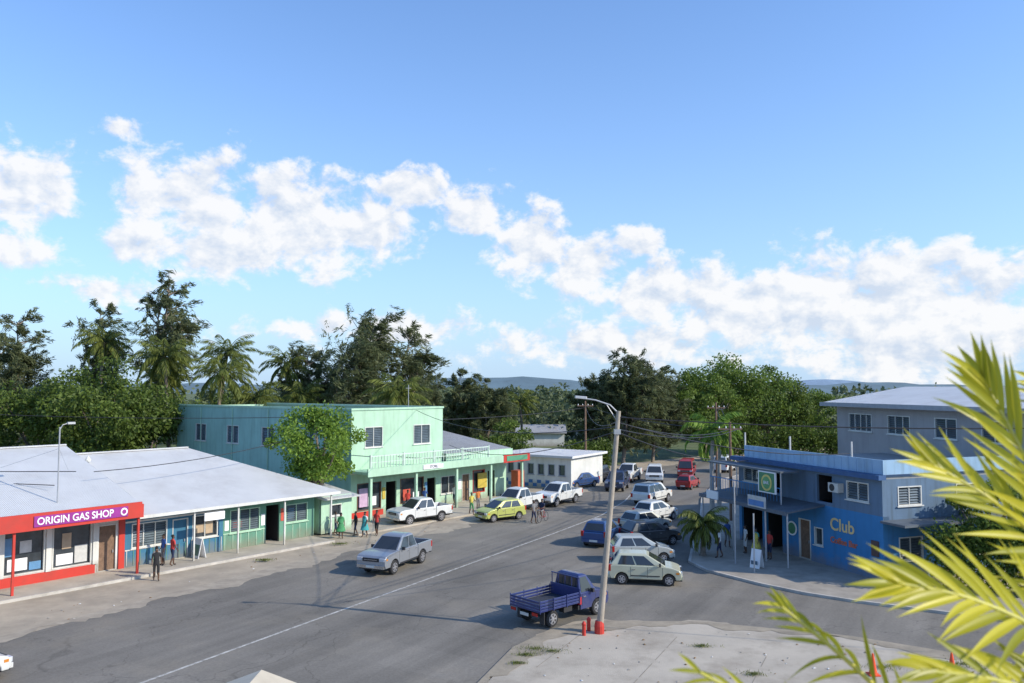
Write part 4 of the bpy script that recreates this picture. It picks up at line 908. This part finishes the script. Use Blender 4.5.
def bicycle(x,y,head):
    E=empty('bicycle',(x,y,.01),math.atan2(head[1],head[0])); R=MB()
    for wx in (-.52,.52):
        P=[(wx+.33*math.cos(q),0,.34+.33*math.sin(q)) for q in np.linspace(0,2*math.pi,21)]; R.tube(P,.018,black,5)
        for k in range(8): q=k*math.pi/4; R.tube([(wx,0,.34),(wx+.32*math.cos(q),0,.34+.32*math.sin(q))],.003,steel,3)
    fr=mat('bicycle_paint',(.3,.03,.03),.4)
    for a,c in (((-.52,0,.34),(-.08,0,.32)),((-.52,0,.34),(-.18,0,.78)),((-.08,0,.32),(-.2,0,.9)),((-.08,0,.32),(.36,0,.72)),((-.18,0,.78),(.34,0,.85)),((.52,0,.34),(.32,0,1.0)),((.32,-.27,1.03),(.32,.27,1.03)),((-.08,-.12,.22),(-.08,.12,.42))): R.tube([a,c],.017,fr,6)
    R.box(-.34,-.1,-.08,.08,.9,.95,black); R.build('frame_and_wheels',E)
bicycle(2.3,60.0,(-.5,-.85))
person(2.25,60.0,(-.5,-.85),1.72,c_navy,c_grey,0,.0,arms=(1,1),sit=True)

# ------------------------------------------------------------------ FOREGROUND PALM (close to the viewpoint)
LM_fg=leafmat('areca_leaf',(.30,.31,.02),(.78,.68,.05),.5,.35)
def blade(mb_v,mb_f,tints,p,d,nrm,L_,w,droop,t):
    p=np.array(p);d=np.array(d)/np.linalg.norm(d); s=np.cross(d,nrm); s/=np.linalg.norm(s); nn=np.cross(s,d)
    n=9; o=len(mb_v); bend=RNG.normal()*.06
    for i in range(n+1):
        u=i/n; ww=w*(math.sin(math.pi*min(1,u*.8+.16))**.8)*(1-u**4)
        c=p+d*L_*u+np.array([0,0,-1])*droop*L_*u*u+s*bend*L_*u*u
        mb_v.append(c+s*ww+nn*ww*.5); mb_v.append(c); mb_v.append(c-s*ww+nn*ww*.5)
    for i in range(n):
        a=o+i*3; mb_f.append((a,a+1,a+4,a+3)); mb_f.append((a+1,a+2,a+5,a+4)); tints+= [t,t*.7]
def frond(parent,rach,nl,Lmax,w,nrm,fwd=.5,sides=(1,-1),droop=.15,u0=.1):
    R=[Vector(p) for p in rach]; S=[]
    for i in range(len(R)-1):
        p0=R[max(i-1,0)];p1=R[i];p2=R[i+1];p3=R[min(i+2,len(R)-1)]
        for k in range(8):
            t=k/8; S.append(.5*((2*p1)+(p2-p0)*t+(2*p0-5*p1+4*p2-p3)*t*t+(3*p1-p0-3*p2+p3)*t**3))
    S.append(R[-1])
    b=MB(); b.tube(S,[.009*(1-.8*i/len(S))+.0012 for i in range(len(S))],mat('areca_stem',(.50,.46,.08),.5),8); b.build('frond_stem',parent)
    V=[];Fc=[];T=[]
    for i in range(nl):
        u=u0+(1-u0)*i/(nl-1)*.995; f=u*(len(S)-1); j=min(int(f),len(S)-2); p=S[j].lerp(S[j+1],f-j); t=(S[j+1]-S[j]).normalized()
        sd=t.cross(Vector(nrm)).normalized()
        for sg in sides:
            fw=fwd+.9*u**3+RNG.normal()*.06; d=t*fw+sd*sg*(1.0-.45*u)+Vector(nrm)*RNG.uniform(-.05,.3)
            L_=Lmax*(math.sin(math.pi*min(.99,.25+u*.62))**.8)*RNG.uniform(.82,1.1)*(1-.3*u)
            blade(V,Fc,T,p,d,nrm,L_,w*RNG.uniform(.8,1.15),droop*RNG.uniform(.2,1.7),RNG.uniform(0,1))
    me=bpy.data.meshes.new('leaflets'); me.from_pydata([tuple(v) for v in V],[],Fc); me.materials.append(LM_fg)
    at=me.attributes.new('tint','FLOAT','FACE'); at.data.foreach_set('value',T); me.polygons.foreach_set('use_smooth',[True]*len(Fc))
    o=bpy.data.objects.new('leaflets',me); sc.collection.objects.link(o); o.parent=parent
E=empty('areca_palm',(0,0,0))
b=MB(); cr=mat('areca_trunk',(.3,.33,.12),.6)
b.tube([(1.75,2.15,0),(1.8,2.15,3),(1.72,2.12,6),(1.78,2.1,8.9)],[.09,.075,.07,.06],cr,10); b.tube([(1.55,2.3,0),(1.5,2.35,4),(1.62,2.2,8.6)],[.08,.07,.05],cr,10); b.build('trunks',E)
frond(E,[(1.78,2.1,8.9),(1.48,1.95,9.28),(1.31,1.87,9.56),(1.19,1.84,9.82),(1.09,1.84,10.02)],20,.38,.0105,(-.1,-.95,.3),.85,(1,-1),.06,.25)
frond(E,[(1.78,2.1,8.9),(1.50,1.95,9.32),(1.30,1.86,9.56),(1.11,1.82,9.73),(.95,1.82,9.83)],15,.32,.009,(-.1,-.85,.5),.95,(1,-1),.05,.35)
frond(E,[(1.78,2.1,8.9),(1.45,1.85,9.28),(1.17,1.74,9.46),(.96,1.68,9.56),(.79,1.66,9.60)],17,.34,.0098,(-.1,-.75,.65),.95,(1,-1),.10,.3)
frond(E,[(1.78,2.1,8.9),(1.40,1.75,9.18),(1.17,1.62,9.34),(.96,1.57,9.43),(.80,1.55,9.46)],15,.28,.009,(-.15,-.7,.7),.9,(1,-1),.2,.3)
frond(E,[(1.62,2.2,8.6),(1.05,1.86,9.10),(.76,1.76,9.38),(.58,1.74,9.53)],14,.22,.005,(-.2,-.8,.5),.9,(1,-1),.3,.3)
frond(E,[(1.62,2.2,8.6),(.95,1.75,8.98),(.60,1.62,9.30),(.37,1.6,9.44)],12,.20,.0045,(-.2,-.8,.5),.9,(1,-1),.3,.3)
frond(E,[(1.78,2.1,8.9),(1.75,2.0,9.5),(1.50,1.95,9.82),(1.32,1.95,10.0)],18,.36,.0105,(-.2,-.9,.3),.8,(1,-1),.12,.3)
frond(E,[(1.62,2.2,8.6),(1.9,2.4,9.2),(2.3,2.6,9.4),(2.7,2.8,9.2)],22,.4,.012,(-.1,-.4,.9),.4,(1,-1),.3,.3)

# ------------------------------------------------------------------ SKY
SUN=Vector((.82,-.26,.52)).normalized()
el=math.asin(SUN.z); az=math.atan2(SUN.x,SUN.y)
w=bpy.data.worlds.new('World'); sc.world=w; w.use_nodes=True; nt=w.node_tree; n=nt.nodes; L=nt.links
bg=n['Background']; bg.inputs['Strength'].default_value=.1
sky=n.new('ShaderNodeTexSky'); sky.sky_type='NISHITA'; sky.sun_disc=False; sky.sun_elevation=el; sky.sun_rotation=az; sky.air_density=1.0; sky.dust_density=.6; sky.ozone_density=1.5
tc=n.new('ShaderNodeTexCoord'); sp=n.new('ShaderNodeSeparateXYZ'); L.new(tc.outputs['Generated'],sp.inputs[0])
def mth(op,a,b_=None,c=None,clamp=False):
    x=n.new('ShaderNodeMath'); x.operation=op; x.use_clamp=clamp
    for i,q in enumerate((a,b_,c)):
        if q is None: continue
        if isinstance(q,(int,float)): x.inputs[i].default_value=q
        else: L.new(q,x.inputs[i])
    return x.outputs[0]
AZ=mth('MULTIPLY',mth('ARCTAN2',sp.outputs[0],sp.outputs[1]),57.2958); EL=mth('MULTIPLY',mth('ARCSINE',sp.outputs[2]),57.2958)
cb=n.new('ShaderNodeCombineXYZ'); L.new(AZ,cb.inputs[0]); L.new(EL,cb.inputs[1]); AE=cb.outputs[0]
blobs=[(-31.8,12.2,3.4,3.0,1),(-33,8.5,5,1.8,.75),(-26.8,16.6,2.4,.9,.78),(-22,12.4,4.0,3.0,1.03),(-20.5,9.2,7,2.0,1),(-15.5,11.4,4.8,3.3,1.05),(-10.5,11.4,3.6,2.9,1.02),(-7,14.0,4.0,1.6,.97),(-2.5,12.4,3.6,1.9,1),(1.6,10.2,3.0,2.8,1.02),(5.8,8.6,3.4,2.2,1.02),(9,10.4,1.9,1.3,.92),(10.5,6.8,5.2,2.2,1.04),(16,5.8,5.2,2.7,1.08),(21.5,5.6,5,3.1,1.14),(27,4.4,6.5,3.6,1.18),(-9,4.2,14,1.8,.80),(-27,6.3,7,1.5,.78),(8,3.2,14,2.0,.9)]
Mn=None
for (a,e,sa,se,am) in blobs:
    vm=n.new('ShaderNodeVectorMath'); vm.operation='MULTIPLY_ADD'; L.new(AE,vm.inputs[0]); vm.inputs[1].default_value=(1/sa,1/se,0); vm.inputs[2].default_value=(-a/sa,-e/se,0)
    ln_=n.new('ShaderNodeVectorMath'); ln_.operation='LENGTH'; L.new(vm.outputs[0],ln_.inputs[0]); v_=ln_.outputs['Value']
    if am!=1: v_=mth('ADD',v_,(1-am)*2)
    Mn=v_ if Mn is None else mth('MINIMUM',Mn,v_)
M_=mth('SUBTRACT',1,mth('MULTIPLY',mth('MINIMUM',Mn,2.2),.5))
def cn(off,det,sc__=.25,ro=.6):
    x=n.new('ShaderNodeTexNoise'); x.inputs['Scale'].default_value=sc__; x.inputs['Detail'].default_value=det; x.inputs['Roughness'].default_value=ro; x.inputs['Distortion'].default_value=.15
    vm=n.new('ShaderNodeVectorMath'); vm.operation='MULTIPLY_ADD'; L.new(AE,vm.inputs[0]); vm.inputs[1].default_value=(1,1.3,0); vm.inputs[2].default_value=(off[0],off[1],0)
    L.new(vm.outputs[0],x.inputs['Vector']); return x.outputs['Fac']
n1=cn((0,0),8,.33); n2=cn((.5,1.0),4,.33)
d1=mth('ADD',mth('MULTIPLY',mth('SUBTRACT',n1,.5),1.35),mth('MULTIPLY',M_,.75))
mrn=n.new('ShaderNodeMapRange'); mrn.interpolation_type='SMOOTHSTEP'; L.new(d1,mrn.inputs[0]); mrn.inputs[1].default_value=.30; mrn.inputs[2].default_value=.54
dens=mrn.outputs[0]
shade=mth('ADD',mth('MULTIPLY',mth('SUBTRACT',n1,n2),4.0),.70,clamp=True)
cc=n.new('ShaderNodeMix'); cc.data_type='RGBA'; L.new(shade,cc.inputs['Factor']); cc.inputs['A'].default_value=(6.4,7.3,8.7,1); cc.inputs['B'].default_value=(9.8,9.8,9.9,1)
hz=mth('EXPONENT',mth('MULTIPLY',mth('MAXIMUM',EL,0),-.085))
gain=n.new('ShaderNodeMix'); gain.data_type='RGBA'; gain.blend_type='MULTIPLY'; gain.inputs['Factor'].default_value=1; L.new(sky.outputs[0],gain.inputs['A']); gain.inputs['B'].default_value=(1.45,1.95,2.6,1)
hm=n.new('ShaderNodeMix'); hm.data_type='RGBA'; L.new(mth('MULTIPLY',hz,.94),hm.inputs['Factor']); L.new(gain.outputs['Result'],hm.inputs['A']); hm.inputs['B'].default_value=(5.3,7.2,9.6,1)
fm=n.new('ShaderNodeMix'); fm.data_type='RGBA'; L.new(mth('MULTIPLY',dens,.95),fm.inputs['Factor']); L.new(hm.outputs['Result'],fm.inputs['A']); L.new(cc.outputs['Result'],fm.inputs['B'])
L.new(fm.outputs['Result'],bg.inputs['Color'])
sl=bpy.data.lights.new('sun','SUN'); sl.energy=5.0; sl.angle=math.radians(.53); sl.color=(1,.91,.76)
so=bpy.data.objects.new('sun',sl); sc.collection.objects.link(so); so.rotation_euler=(-SUN).to_track_quat('-Z','Y').to_euler()
# ------------------------------------------------------------------ CAMERA
cam=bpy.data.cameras.new('camera'); co=bpy.data.objects.new('camera',cam); sc.collection.objects.link(co)
co.location=(0,0,10); co.rotation_euler=(math.radians(93.35),0,0); cam.lens=27.9; cam.sensor_width=36; cam.clip_end=8000; cam.clip_start=.05
cam.dof.use_dof=True; cam.dof.focus_distance=45; cam.dof.aperture_fstop=4.0
sc.camera=co
sc.view_settings.view_transform='Standard'; sc.view_settings.look='None'; sc.view_settings.exposure=0
